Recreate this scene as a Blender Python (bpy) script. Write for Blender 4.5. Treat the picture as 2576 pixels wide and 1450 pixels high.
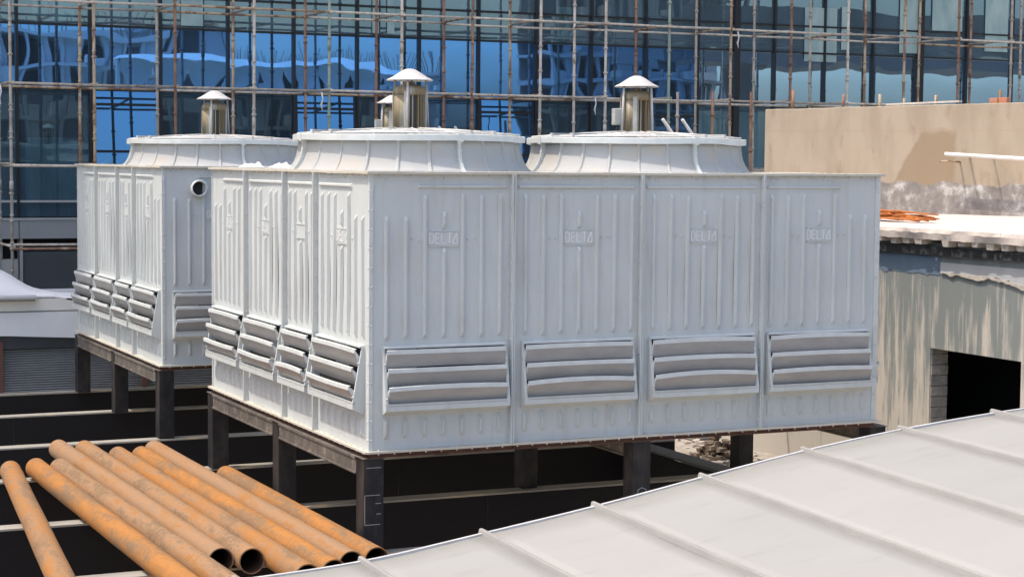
import bpy, bmesh, math, random
from mathutils import Vector, Matrix, noise
R = math.radians
for o in list(bpy.data.objects): bpy.data.objects.remove(o)
S = bpy.context.scene
COL = S.collection
# ---------------------------------------------------------------- camera
cd = bpy.data.cameras.new("camera"); cam = bpy.data.objects.new("camera", cd); COL.objects.link(cam)
CAM = Vector((-6.0268, -16.1526, 2.7317))
cam.location = CAM
cam.rotation_mode = 'XYZ'
YAW, PITCH, ROLL = R(24.879), R(3.961), R(0.4995)
cam.matrix_world = (Matrix.Translation(CAM) @ Matrix.Rotation(-YAW, 4, 'Z') @ Matrix.Rotation(math.pi/2 - PITCH, 4, 'X') @ Matrix.Rotation(ROLL, 4, 'Z'))
cd.sensor_width = 36; cd.lens = 36 * 4642.34 / 2576
cd.clip_start = 0.1; cd.clip_end = 3000
S.camera = cam
# ---------------------------------------------------------------- light
SUN = Vector((-0.40, 0.09, 0.912)).normalized()
el = math.asin(SUN.z); az = math.atan2(SUN.x, SUN.y)
w = bpy.data.worlds.new("World"); S.world = w; w.use_nodes = True
nt = w.node_tree; nt.nodes.clear()
out = nt.nodes.new('ShaderNodeOutputWorld'); bg = nt.nodes.new('ShaderNodeBackground'); sky = nt.nodes.new('ShaderNodeTexSky')
sky.sky_type = 'NISHITA'; sky.sun_disc = False; sky.sun_elevation = el; sky.sun_rotation = az
sky.air_density = 1.0; sky.dust_density = 4.0; sky.ozone_density = 1.0
bg.inputs[1].default_value = 0.15
nt.links.new(sky.outputs[0], bg.inputs[0]); nt.links.new(bg.outputs[0], out.inputs[0])
sl = bpy.data.lights.new("sun", 'SUN'); sl.energy = 2.0; sl.angle = R(0.5); sl.color = (0.95, 0.855, 0.735)
so = bpy.data.objects.new("sun", sl); COL.objects.link(so)
so.rotation_euler = SUN.to_track_quat('Z', 'Y').to_euler(); so.location = (-30, 5, 50)
S.view_settings.view_transform = 'Standard'; S.view_settings.look = 'None'
S.view_settings.exposure = 1.17; S.view_settings.gamma = 1.0; S.view_settings.use_curve_mapping = False
S.render.engine = 'CYCLES'

# ---------------------------------------------------------------- materials
def mat(name, col, rough=0.5, col2=None, scale=3.0, stretch=(1,1,1), bump=0.0, bscale=30.0, metal=0.0, lo=0.35, hi=0.65, col3=None, scale3=8.0, lo3=0.5, hi3=0.7, spec=0.5, detail=6.0, stretch3=None):
    m = bpy.data.materials.new(name); m.use_nodes = True
    n = m.node_tree; b = n.nodes['Principled BSDF']
    b.inputs['Roughness'].default_value = rough; b.inputs['Metallic'].default_value = metal
    b.inputs['Specular IOR Level'].default_value = spec
    b.inputs['Base Color'].default_value = (*col, 1)
    tc = n.nodes.new('ShaderNodeTexCoord'); mp = n.nodes.new('ShaderNodeMapping'); mp.inputs['Scale'].default_value = stretch
    n.links.new(tc.outputs['Object'], mp.inputs['Vector'])
    last = None
    mp3 = mp
    if stretch3:
        mp3 = n.nodes.new('ShaderNodeMapping'); mp3.inputs['Scale'].default_value = stretch3; n.links.new(tc.outputs['Object'], mp3.inputs['Vector'])
    def mixin(prev, c, sc, l, h, mp=mp):
        t = n.nodes.new('ShaderNodeTexNoise'); t.inputs['Scale'].default_value = sc; t.inputs['Detail'].default_value = detail; t.inputs['Roughness'].default_value = 0.6
        n.links.new(mp.outputs[0], t.inputs['Vector'])
        r = n.nodes.new('ShaderNodeMapRange'); r.inputs['From Min'].default_value = l; r.inputs['From Max'].default_value = h
        n.links.new(t.outputs['Fac'], r.inputs['Value'])
        x = n.nodes.new('ShaderNodeMix'); x.data_type = 'RGBA'
        n.links.new(r.outputs[0], x.inputs['Factor'])
        if prev is None: x.inputs['A'].default_value = (*col, 1)
        else: n.links.new(prev, x.inputs['A'])
        x.inputs['B'].default_value = (*c, 1)
        return x.outputs['Result']
    if col2: last = mixin(None, col2, scale, lo, hi)
    if col3: last = mixin(last, col3, scale3, lo3, hi3, mp3)
    if last: n.links.new(last, b.inputs['Base Color'])
    if bump > 0:
        t = n.nodes.new('ShaderNodeTexNoise'); t.inputs['Scale'].default_value = bscale; t.inputs['Detail'].default_value = 4
        n.links.new(tc.outputs['Object'], t.inputs['Vector'])
        bp = n.nodes.new('ShaderNodeBump'); bp.inputs['Strength'].default_value = 1.0; bp.inputs['Distance'].default_value = bump
        n.links.new(t.outputs['Fac'], bp.inputs['Height']); n.links.new(bp.outputs[0], b.inputs['Normal'])
    return m
M = {}
M['frp'] = mat('grey_gelcoat', (.512,.538,.530), .5, (.482,.506,.50), 1.8, (1,1,.6), .0015, 3.0, lo=.40, hi=.62, col3=(.44,.44,.42), scale3=9, lo3=.52, hi3=.78, spec=.35, stretch3=(1,1,.16))
M['frp_lip'] = mat('grey_gelcoat_edge', (.56,.585,.572), .45, (.49,.51,.495), 7, bump=.0008, bscale=20)
M['letter_light'] = mat('highlit_gelcoat', (.64,.655,.65), .5)
M['frp_in'] = mat('darkened_gelcoat', (.345,.335,.32), .38, (.29,.28,.27), 3, (1,1,3), .001, 12)  # darkened so the louvre blades hold their shade in the colour
M['frp_flange'] = mat('dusty_flange', (.50,.485,.45), .7, (.50,.45,.35), 14, bump=.002, bscale=40, col3=(.35,.27,.18), scale3=30, lo3=.62, hi3=.72)
M['bell'] = mat('stack_gelcoat', (.375,.38,.375), .75, (.345,.345,.335), 2.5, bump=.001, bscale=6, col3=(.40,.36,.31), scale3=4, lo3=.52, hi3=.7, spec=.25)
M['white'] = mat('white_paint', (.50,.49,.48), .45, (.43,.415,.40), 9, bump=.001, bscale=30)
M['guard'] = mat('white_guard_paint', (.68,.67,.65), .5, (.5,.48,.44), 25)
M['motor'] = mat('weathered_motor_paint', (.34,.345,.29), .6, (.19,.15,.085), 7, (1,1,.10), .001, 40, lo=.42, hi=.54, col3=(.30,.13,.04), scale3=9, lo3=.56, hi3=.64)
M['motor_dark'] = mat('motor_gap', (.06,.058,.05), .7)
M['box'] = mat('motor_box_grey', (.42,.43,.40), .5, (.33,.33,.30), 8)
M['black'] = mat('black_steel_paint', (.012,.012,.015), .55, (.02,.02,.023), 6, bump=.001, bscale=25, spec=.3)
M['web'] = mat('black_beam_paint', (.006,.006,.008), .6, (.009,.008,.009), 2, (.3,1,1), spec=.2)
M['post'] = mat('dusty_black_post', (.010,.010,.013), .6, (.055,.044,.036), 5, (1,1,.6), .001, 25, lo=.45, hi=.8, spec=.35)
M['beamtop'] = mat('dusty_brown_steel', (.13,.112,.095), .75, (.07,.06,.052), 5, bump=.002, bscale=25, col3=(.24,.20,.15), scale3=12, lo3=.55, hi3=.7)
M['flange'] = mat('dusty_flange_steel', (.33,.31,.27), .7, (.20,.19,.17), 3, (.25,1,1), .001, 30, col3=(.45,.36,.22), scale3=4, lo3=.6, hi3=.68)
M['red'] = mat('red_oxide_frame', (.085,.028,.02), .6, (.13,.055,.033), 6, bump=.001, bscale=30)
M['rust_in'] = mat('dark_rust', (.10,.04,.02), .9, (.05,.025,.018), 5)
def rust_mat(name, cols, seed):
    m = bpy.data.materials.new(name); m.use_nodes = True; n = m.node_tree; b = n.nodes['Principled BSDF']
    b.inputs['Roughness'].default_value = .85; b.inputs['Specular IOR Level'].default_value = .25
    tc = n.nodes.new('ShaderNodeTexCoord'); oi = n.nodes.new('ShaderNodeObjectInfo'); ad0 = n.nodes.new('ShaderNodeVectorMath'); ad0.operation = 'MULTIPLY_ADD'
    n.links.new(oi.outputs['Location'], ad0.inputs[0]); ad0.inputs[1].default_value = (7.3, 5.1, 3.7); n.links.new(tc.outputs['Object'], ad0.inputs[2])
    def nz(sc, st, det, rg=.65):
        mp = n.nodes.new('ShaderNodeMapping'); mp.inputs['Scale'].default_value = st; n.links.new(ad0.outputs[0], mp.inputs['Vector'])
        t = n.nodes.new('ShaderNodeTexNoise'); t.inputs['Scale'].default_value = sc; t.inputs['Detail'].default_value = det; t.inputs['Roughness'].default_value = rg
        n.links.new(mp.outputs[0], t.inputs['Vector']); return t.outputs['Fac']
    big = nz(3.5, (1.6,.28,1.6), 10, .7)        # long patches along the pipe
    fine = nz(17, (.8,1.5,.8), 9, .78)          # fine marks round the pipe
    ad = n.nodes.new('ShaderNodeMath'); ad.operation = 'MULTIPLY_ADD'; n.links.new(fine, ad.inputs[0]); ad.inputs[1].default_value = .85; n.links.new(big, ad.inputs[2])
    r = n.nodes.new('ShaderNodeValToRGB'); pos = (.72,.82,.90,.95,1.0)
    r.color_ramp.elements[0].position = pos[0]; r.color_ramp.elements[0].color = (*cols[0],1); r.color_ramp.elements[1].position = pos[4]; r.color_ramp.elements[1].color = (*cols[4],1)
    for p, c in zip(pos[1:4], cols[1:4]): e = r.color_ramp.elements.new(p); e.color = (*c,1)
    n.links.new(ad.outputs[0], r.inputs[0])
    sp = nz(60, (.5,1.4,.5), 5, .8); mr = n.nodes.new('ShaderNodeMapRange'); mr.inputs['From Min'].default_value = .56; mr.inputs['From Max'].default_value = .66; mr.inputs['To Max'].default_value = .8
    n.links.new(sp, mr.inputs['Value']); x = n.nodes.new('ShaderNodeMix'); x.data_type = 'RGBA'
    n.links.new(mr.outputs[0], x.inputs['Factor']); n.links.new(r.outputs[0], x.inputs['A']); x.inputs['B'].default_value = (.38,.22,.11,1)
    n.links.new(x.outputs['Result'], b.inputs['Base Color'])
    bp = n.nodes.new('ShaderNodeBump'); bp.inputs['Distance'].default_value = .004; n.links.new(fine, bp.inputs['Height']); n.links.new(bp.outputs[0], b.inputs['Normal'])
    return m
O1, O2, B1, P1, G1, D1 = (.36,.155,.040), (.30,.130,.036), (.27,.135,.052), (.28,.165,.092), (.25,.16,.095), (.185,.115,.065)
M['rust'] = rust_mat('mixed_rust', (O1, O2, B1, P1, D1), 1.3)
M['rust_o'] = rust_mat('orange_rust', (B1, O1, O2, B1, D1), 4.1)
M['rust_p'] = rust_mat('pinkish_rust', (O2, B1, P1, P1, G1), 7.7)
M['rust_d'] = rust_mat('dark_patched_rust', (O2, B1, P1, G1, D1), 11.9)
M['tube_g'] = mat('galvanised_tube', (.36,.325,.27), .6, (.20,.17,.135), 9, (1,1,.6), .001, 40, lo=.4, hi=.7, col3=(.20,.09,.04), scale3=6, lo3=.62, hi3=.7)
M['tube_w'] = mat('painted_white_tube', (.52,.47,.395), .6, (.30,.245,.185), 8, (1,1,.6), lo=.45, hi=.7, col3=(.26,.12,.05), scale3=7, lo3=.62, hi3=.7)
M['tube_r'] = mat('rusty_tube', (.30,.165,.095), .75, (.12,.065,.045), 6, (1,1,.5), .001, 40, col3=(.42,.36,.28), scale3=5, lo3=.6, hi3=.72)
M['tube_b'] = mat('brown_cream_tube', (.38,.29,.185), .7, (.20,.11,.06), 4, (1,1,.35), lo=.48, hi=.56, col3=(.45,.43,.38), scale3=7, lo3=.58, hi3=.68)
M['tube_gr'] = mat('green_tube', (.17,.26,.20), .6, (.28,.30,.24), 9, (1,1,.5), col3=(.20,.12,.07), scale3=8, lo3=.64, hi3=.7)
M['mull'] = mat('dark_mullion', (.014,.017,.022), .35, metal=.3)
M['alu'] = mat('silver_trim', (.42,.42,.41), .35, metal=.4)
M['clad'] = mat('grey_cladding', (.26,.27,.265), .5, (.24,.25,.245), 1.2)
M['dgrey'] = mat('dark_grey_board', (.055,.062,.066), .6, (.05,.056,.06), 2)
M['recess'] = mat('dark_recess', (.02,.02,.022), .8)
M['conc'] = mat('pale_concrete_block', (.36,.37,.35), .8, (.28,.28,.26), 4, bump=.004, bscale=15)
M['inwall'] = mat('interior_plaster', (.30,.36,.37), .8, (.22,.27,.28), .6)
M['infloor'] = mat('interior_slab', (.16,.18,.19), .8, (.11,.12,.13), .8)
M['lit_patch'] = mat('pale_lit_patch', (.70,.80,.78), .6, (.6,.72,.70), 4)
M['mirror_patch'] = mat('pale_reflection_patch', (.34,.45,.43), .5, (.22,.33,.33), 3, (1,1,.4))
M['green'] = mat('green_net', (.05,.28,.22), .8)
M['tan'] = None
M['kiosk'] = mat('white_membrane', (.82,.82,.81), .55, (.76,.76,.75), 1.5, bump=.002, bscale=8)
M['cream'] = mat('cream_fascia', (.84,.82,.74), .6, (.78,.76,.70), 2)
M['slat'] = mat('grey_shutter', (.26,.275,.29), .45, (.21,.22,.235), 2, metal=.2)
M['header'] = mat('dark_header', (.05,.055,.06), .6)
M['brownpost'] = mat('brown_post', (.16,.07,.045), .7, (.11,.05,.04), 5)
M['roof_a'] = mat('warm_lit_sheet', (.305,.299,.286), .5, (.287,.282,.271), 1.3, (.5,1,1), .0012, 9, detail=10, col3=(.262,.255,.243), scale3=9, lo3=.56, hi3=.78, stretch3=(.35,1.5,1))
M['roof_b'] = mat('cool_lit_sheet', (.294,.291,.278), .5, (.275,.273,.262), 1.6, (.5,1,1), .0012, 9, detail=10, col3=(.25,.247,.237), scale3=8, lo3=.57, hi3=.78, stretch3=(.35,1.5,1))
M['seam'] = mat('seam_cap_sheet', (.285,.275,.263), .5, (.25,.243,.232), 5)
M['trim'] = mat('pale_edge_trim', (.46,.46,.46), .5, (.38,.38,.38), 6)
M['pvc'] = mat('white_plastic_pipe', (.76,.75,.72), .4, (.66,.64,.60), 6)
M['brick'] = mat('orange_brick', (.48,.17,.09), .85, (.40,.20,.13), 9, bump=.003, bscale=30)
M['plank'] = mat('bleached_board', (.62,.56,.50), .8, (.5,.44,.38), 5, (.3,3,3))
M['bar'] = mat('orange_rusty_bar', (.52,.17,.035), .8, (.34,.11,.03), 8)
M['mortar'] = mat('rough_mortar', (.50,.45,.39), .9, (.36,.33,.29), 12, bump=.008, bscale=25)
M['cement'] = mat('fresh_cement', (.42,.43,.44), .8, (.37,.38,.39), 3)
M['bitumen'] = mat('black_bitumen', (.03,.03,.032), .7, (.16,.16,.15), 9, lo=.5, hi=.62, bump=.006, bscale=20)
M['blue'] = mat('blue_plastic', (.045,.085,.20), .5, (.07,.10,.19), 5)
M['debris'] = mat('debris', (.22,.19,.16), .9, (.36,.33,.29), 8, bump=.01, bscale=18, col3=(.42,.20,.09), scale3=5, lo3=.62, hi3=.68)
M['earth'] = mat('brown_debris', (.12,.085,.06), .9, (.22,.18,.14), 12, bump=.01, bscale=22)
M['plate'] = mat('grey_steel_plate', (.07,.08,.088), .6, (.10,.11,.115), 4, (1,.4,1))
M['cloth'] = mat('white_plastic_sheet', (.60,.60,.61), .5)
M['ground'] = mat('pale_sandy_ground', (.46,.41,.34), .9, (.38,.34,.28), .3)
M['farconc'] = mat('far_concrete', (.46,.45,.43), .9, (.36,.35,.34), .15, (1,1,.5))
M['fardark'] = mat('far_dark_opening', (.13,.13,.14), .9)
M['fargrey'] = mat('far_grey_concrete', (.24,.245,.25), .9, (.19,.19,.20), .15)
M['canopy'] = mat('white_canopy', (.48,.50,.50), .5, (.40,.42,.42), .5)
M['deck'] = mat('dark_reflection_concrete', (.07,.075,.085), .8, (.055,.06,.07), .2)
M['chalk'] = mat('chalk', (.30,.30,.30), .9)

def tan_mat():
    m = mat('tan_render', (.37,.305,.23), .85, (.315,.255,.188), 2.6, (1,1,.35), .001, 30, lo=.42, hi=.62, col3=(.25,.18,.12), scale3=4.5, lo3=.57, hi3=.76, detail=10, stretch3=(1,1,.4))
    n = m.node_tree; b = n.nodes['Principled BSDF']; link = b.inputs['Base Color'].links[0]; prev = link.from_socket
    tc = n.nodes.new('ShaderNodeTexCoord'); sep = n.nodes.new('ShaderNodeSeparateXYZ'); n.links.new(tc.outputs['Object'], sep.inputs[0])
    ns = n.nodes.new('ShaderNodeTexNoise'); ns.inputs['Scale'].default_value = 2.2; ns.inputs['Detail'].default_value = 6; n.links.new(tc.outputs['Object'], ns.inputs['Vector'])
    def math_(op, a, bb):
        x = n.nodes.new('ShaderNodeMath'); x.operation = op
        for i, v in enumerate((a, bb)):
            if isinstance(v, (int, float)): x.inputs[i].default_value = v
            else: n.links.new(v, x.inputs[i])
        return x.outputs[0]
    def ramp(v, l, h):
        r = n.nodes.new('ShaderNodeMapRange'); r.inputs['From Min'].default_value = l; r.inputs['From Max'].default_value = h
        n.links.new(v, r.inputs['Value']); return r.outputs[0]
    # object y = along the wall (0 = left end), z = height
    Y = sep.outputs['Y']; Z = sep.outputs['Z']
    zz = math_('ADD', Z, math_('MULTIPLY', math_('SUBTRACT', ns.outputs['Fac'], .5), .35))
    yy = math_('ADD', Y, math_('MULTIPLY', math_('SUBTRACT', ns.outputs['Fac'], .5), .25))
    # darker wedge: broad at the bottom, ending in a point near the top
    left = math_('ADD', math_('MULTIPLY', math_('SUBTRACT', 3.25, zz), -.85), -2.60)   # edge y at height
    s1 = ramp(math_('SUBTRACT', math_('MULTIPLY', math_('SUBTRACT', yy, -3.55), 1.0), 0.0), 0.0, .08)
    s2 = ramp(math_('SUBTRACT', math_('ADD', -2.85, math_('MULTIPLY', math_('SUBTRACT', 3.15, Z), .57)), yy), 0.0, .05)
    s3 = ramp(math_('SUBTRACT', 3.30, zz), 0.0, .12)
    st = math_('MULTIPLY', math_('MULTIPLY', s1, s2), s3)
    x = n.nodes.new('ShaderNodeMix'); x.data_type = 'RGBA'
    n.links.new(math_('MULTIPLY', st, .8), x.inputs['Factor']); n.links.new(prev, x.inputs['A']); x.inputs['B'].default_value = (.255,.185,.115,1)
    # lower grey cement band
    band = ramp(math_('SUBTRACT', 2.45, zz), -.01, .02)
    g = n.nodes.new('ShaderNodeTexNoise'); g.inputs['Scale'].default_value = 3.2; g.inputs['Detail'].default_value = 8; g.inputs['Roughness'].default_value = .65; n.links.new(tc.outputs['Object'], g.inputs['Vector'])
    cr = n.nodes.new('ShaderNodeValToRGB'); cr.color_ramp.elements[0].position = .38; cr.color_ramp.elements[0].color = (.17,.15,.14,1)
    cr.color_ramp.elements[1].position = .64; cr.color_ramp.elements[1].color = (.50,.48,.46,1)
    e = cr.color_ramp.elements.new(.52); e.color = (.25,.23,.21,1)
    n.links.new(g.outputs['Fac'], cr.inputs[0])
    y2 = n.nodes.new('ShaderNodeMix'); y2.data_type = 'RGBA'
    n.links.new(band, y2.inputs['Factor']); n.links.new(x.outputs['Result'], y2.inputs['A']); n.links.new(cr.outputs[0], y2.inputs['B'])
    # casting joint line
    jl = math_('LESS_THAN', math_('ABSOLUTE', math_('SUBTRACT', Z, 3.24), 0), .008)
    z2 = n.nodes.new('ShaderNodeMix'); z2.data_type = 'RGBA'
    n.links.new(math_('MULTIPLY', jl, .6), z2.inputs['Factor']); n.links.new(y2.outputs['Result'], z2.inputs['A']); z2.inputs['B'].default_value = (.35,.26,.18,1)
    n.links.new(z2.outputs['Result'], b.inputs['Base Color'])
    return m
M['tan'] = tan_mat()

def streak_mat():
    m = bpy.data.materials.new('streaked_grey_paint'); m.use_nodes = True
    n = m.node_tree; b = n.nodes['Principled BSDF']; b.inputs['Roughness'].default_value = .8
    tc = n.nodes.new('ShaderNodeTexCoord')
    def noise_(sc, st, det=7, rg=.65):
        mp = n.nodes.new('ShaderNodeMapping'); mp.inputs['Scale'].default_value = st; n.links.new(tc.outputs['Object'], mp.inputs['Vector'])
        t = n.nodes.new('ShaderNodeTexNoise'); t.inputs['Scale'].default_value = sc; t.inputs['Detail'].default_value = det; t.inputs['Roughness'].default_value = rg
        n.links.new(mp.outputs[0], t.inputs['Vector']); return t.outputs['Fac']
    a = noise_(3.0, (1,1.6,.22)); c = noise_(11, (1,1.6,.10)); d = noise_(1.2, (1,1,.7), 3)
    sep = n.nodes.new('ShaderNodeSeparateXYZ'); n.links.new(tc.outputs['Object'], sep.inputs[0])
    def mth(op, x, y):
        q = n.nodes.new('ShaderNodeMath'); q.operation = op
        for i, v in enumerate((x, y)):
            if isinstance(v, (int, float)): q.inputs[i].default_value = v
            else: n.links.new(v, q.inputs[i])
        return q.outputs[0]
    s = mth('ADD', mth('MULTIPLY', a, .9), mth('MULTIPLY', c, .6))
    s = mth('ADD', s, mth('MULTIPLY', d, .25))
    s = mth('SUBTRACT', s, mth('MULTIPLY', mth('SUBTRACT', sep.outputs['Z'], 7.15), .13))    # paint survives higher up the wall
    r = n.nodes.new('ShaderNodeMapRange'); r.inputs['From Min'].default_value = .77; r.inputs['From Max'].default_value = .95
    n.links.new(s, r.inputs['Value'])
    x = n.nodes.new('ShaderNodeMix'); x.data_type = 'RGBA'; n.links.new(r.outputs[0], x.inputs['Factor'])
    x.inputs['A'].default_value = (.185,.205,.20,1); x.inputs['B'].default_value = (.47,.435,.385,1)
    n.links.new(x.outputs['Result'], b.inputs['Base Color'])
    bp = n.nodes.new('ShaderNodeBump'); bp.inputs['Distance'].default_value = .004; n.links.new(c, bp.inputs['Height']); n.links.new(bp.outputs[0], b.inputs['Normal'])
    return m
M['streak'] = streak_mat()

def glass(name, trans, gloss, fac, rough=.0, dust=.10):
    """reflective tinted pane: part mirror, part see-through"""
    m = bpy.data.materials.new(name); m.use_nodes = True
    n = m.node_tree; n.nodes.clear()
    o = n.nodes.new('ShaderNodeOutputMaterial'); mx = n.nodes.new('ShaderNodeMixShader')
    t = n.nodes.new('ShaderNodeBsdfTransparent'); t.inputs[0].default_value = (*trans, 1)
    g = n.nodes.new('ShaderNodeBsdfGlossy'); g.inputs['Color'].default_value = (*gloss, 1); g.inputs['Roughness'].default_value = rough
    mx.inputs[0].default_value = fac
    n.links.new(t.outputs[0], mx.inputs[1]); n.links.new(g.outputs[0], mx.inputs[2])
    df = n.nodes.new('ShaderNodeBsdfDiffuse'); df.inputs[0].default_value = (.26,.40,.52,1)      # building dust on the pane
    ns = n.nodes.new('ShaderNodeTexNoise'); ns.inputs['Scale'].default_value = 1.6; ns.inputs['Detail'].default_value = 6
    tc = n.nodes.new('ShaderNodeTexCoord'); mp = n.nodes.new('ShaderNodeMapping'); mp.inputs['Scale'].default_value = (1,1,.35)
    n.links.new(tc.outputs['Object'], mp.inputs['Vector']); n.links.new(mp.outputs[0], ns.inputs['Vector'])
    mr = n.nodes.new('ShaderNodeMapRange'); mr.inputs['From Min'].default_value = .3; mr.inputs['From Max'].default_value = .7; mr.inputs['To Min'].default_value = dust*.6; mr.inputs['To Max'].default_value = dust*1.4
    n.links.new(ns.outputs['Fac'], mr.inputs['Value'])
    m2 = n.nodes.new('ShaderNodeMixShader'); n.links.new(mr.outputs[0], m2.inputs[0]); n.links.new(mx.outputs[0], m2.inputs[1]); n.links.new(df.outputs[0], m2.inputs[2])
    n.links.new(m2.outputs[0], o.inputs[0])
    return m
M['g_blue'] = glass('blue_mirror_glass', (.02,.07,.16), (.14,.40,.92), .92, dust=.07, rough=.010)
M['g_teal'] = glass('teal_clear_glass', (.45,.66,.68), (.36,.50,.56), .50, dust=.17)
M['g_low'] = glass('dark_clear_glass', (.16,.34,.40), (.12,.22,.30), .45, dust=.12)
M['g_navy'] = glass('navy_glass', (.05,.13,.22), (.11,.27,.56), .8, dust=.10, rough=.01)
M['g_open'] = glass('opened_blue_glass', (.02,.06,.12), (.085,.24,.50), .92, dust=.06)
M['g_pale'] = glass('pale_glass', (.10,.16,.22), (.44,.70,1.0), .95, dust=.02, rough=.008)

# ---------------------------------------------------------------- mesh helpers
ORG = {}
class MB:
    def __init__(s): s.v = []; s.f = []; s.sm = []
    def face(s, pts, smooth=False):
        i = len(s.v); s.v += [Vector(p) for p in pts]; s.f.append(list(range(i, i+len(pts)))); s.sm.append(smooth)
    def box(s, a, b):
        (x0,y0,z0),(x1,y1,z1) = a, b
        s.hexa([(x0,y0,z0),(x1,y0,z0),(x1,y1,z0),(x0,y1,z0),(x0,y0,z1),(x1,y0,z1),(x1,y1,z1),(x0,y1,z1)])
    def hexa(s, p):
        i = len(s.v); s.v += [Vector(q) for q in p]
        for f in ((0,3,2,1),(4,5,6,7),(0,1,5,4),(1,2,6,5),(2,3,7,6),(3,0,4,7)): s.f.append([i+k for k in f]); s.sm.append(False)
    def tube(s, pts, r, n=10, cap=True, inner=None):
        pts = [Vector(p) for p in pts]; rs = r if isinstance(r, (list, tuple)) else [r]*len(pts)
        i0 = len(s.v); d0 = None
        for k, p in enumerate(pts):
            d = (pts[min(k+1, len(pts)-1)] - pts[max(k-1, 0)]).normalized()
            a = d.orthogonal().normalized() if d0 is None else (d0 - d*d0.dot(d)).normalized()
            d0 = a; b = d.cross(a)
            for j in range(n):
                t = 2*math.pi*j/n; s.v.append(p + (a*math.cos(t) + b*math.sin(t))*rs[k])
        for k in range(len(pts)-1):
            for j in range(n):
                s.f.append([i0+k*n+j, i0+k*n+(j+1)%n, i0+(k+1)*n+(j+1)%n, i0+(k+1)*n+j]); s.sm.append(True)
        if cap:
            s.f.append([i0+j for j in range(n)][::-1]); s.sm.append(False)
            e = i0+(len(pts)-1)*n; s.f.append([e+j for j in range(n)]); s.sm.append(False)
    def lathe(s, c, prof, n=48, a0=0, a1=2*math.pi, smooth=True):
        c = Vector(c); i0 = len(s.v); full = abs(a1-a0-2*math.pi) < 1e-6; m = n if full else n+1
        for r, z in prof:
            for j in range(m):
                t = a0+(a1-a0)*j/n; s.v.append(c+Vector((r*math.cos(t), r*math.sin(t), z)))
        for k in range(len(prof)-1):
            for j in range(n):
                j2 = (j+1) % m if full else j+1
                s.f.append([i0+k*m+j, i0+k*m+j2, i0+(k+1)*m+j2, i0+(k+1)*m+j]); s.sm.append(smooth)
    def sphere(s, c, r, n=8, m=5, sq=(1,1,1)):
        c = Vector(c); i0 = len(s.v)
        for k in range(m+1):
            ph = math.pi*k/m
            for j in range(n):
                t = 2*math.pi*j/n; s.v.append(c+Vector((r*sq[0]*math.sin(ph)*math.cos(t), r*sq[1]*math.sin(ph)*math.sin(t), r*sq[2]*math.cos(ph))))
        for k in range(m):
            for j in range(n): s.f.append([i0+k*n+j, i0+k*n+(j+1)%n, i0+(k+1)*n+(j+1)%n, i0+(k+1)*n+j]); s.sm.append(True)
    def build(s, name, m, parent=None, bevel=0, recalc=True, merge=True):
        me = bpy.data.meshes.new(name); off = ORG.get(parent.name, Vector()) if parent else Vector()
        me.from_pydata([v-off for v in s.v], [], s.f)
        for p, q in zip(me.polygons, s.sm): p.use_smooth = q
        bm = bmesh.new(); bm.from_mesh(me)
        if merge: bmesh.ops.remove_doubles(bm, verts=bm.verts, dist=1e-5)
        if recalc: bmesh.ops.recalc_face_normals(bm, faces=bm.faces)
        bm.to_mesh(me); bm.free()
        me.materials.append(m)
        o = bpy.data.objects.new(name, me); COL.objects.link(o)
        if parent: o.parent = parent; ORG[o.name] = off.copy()
        if bevel:
            md = o.modifiers.new('bevel', 'BEVEL'); md.width = bevel; md.segments = 2; md.limit_method = 'ANGLE'
        return o
def chunk(mb, c, r, q):
    c = Vector(c); P = []
    for z in (-1, 1):
        for x, y in ((-1,-1),(1,-1),(1,1),(-1,1)): P.append(c+Vector((x*r*q.uniform(.5,1.1), y*r*q.uniform(.5,1.2), z*r*q.uniform(.3,.7))))
    mb.hexa(P)
def tag(o, label=None, cat=None, group=None, kind=None):
    if label: o['label'] = label
    if cat: o['category'] = cat
    if group: o['group'] = group
    if kind: o['kind'] = kind
    return o
def empty(name, loc, label, cat, group=None):
    o = bpy.data.objects.new(name, None); COL.objects.link(o); o.location = loc; o.empty_display_size = .2
    ORG[o.name] = Vector(loc); return tag(o, label, cat, group)
def struct(o): return tag(o, kind='structure')
def copy_tree(o, parent=None):
    c = o.copy(); COL.objects.link(c)
    if parent: c.parent = parent
    for ch in list(o.children): copy_tree(ch, c)
    return c
rnd = random.Random(7)

# ================================================================= SETTING
g = MB(); g.face([(-1500,-1500,-7),(1500,-1500,-7),(1500,1500,-7),(-1500,1500,-7)])
struct(g.build('ground', M['ground']))

# ================================================================= COOLING TOWERS
LX, LY, H = 5.75, 5.36, 2.6
CENTRES = [(1.455, 2.68), (4.27, 2.68)]
def fmap(side):
    if side == 'front': return lambda u, v, d: Vector((u, -d, v))
    if side == 'left': return lambda u, v, d: Vector((-d, u, v))
    if side == 'back': return lambda u, v, d: Vector((u, LY+d, v))
    return lambda u, v, d: Vector((LX+d, u, v))
def ridge(mb, F, u0, v0, u1, v1, wb=.021, wt=.009, h=.029, taper=.045):
    """pressed rib between two points on a face, pointed ends"""
    a = Vector((u0, v0)); b = Vector((u1, v1)); d = (b-a).normalized(); n = Vector((-d.y, d.x))
    i = len(mb.v)
    def P(p, off, dd): q = p+n*off; return F(q.x, q.y, dd)
    a2 = a+d*taper; b2 = b-d*taper
    pts = [P(a,-wb,.0), P(a,wb,.0), P(a2,-wt,h), P(a2,wt,h), P(b2,-wt,h), P(b2,wt,h), P(b,-wb,.0), P(b,wb,.0)]
    mb.v += pts
    for f in ((0,1,3,2),(2,3,5,4),(4,5,7,6),(0,2,4,6),(1,7,5,3)): mb.f.append([i+k for k in f]); mb.sm.append(False)
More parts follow.
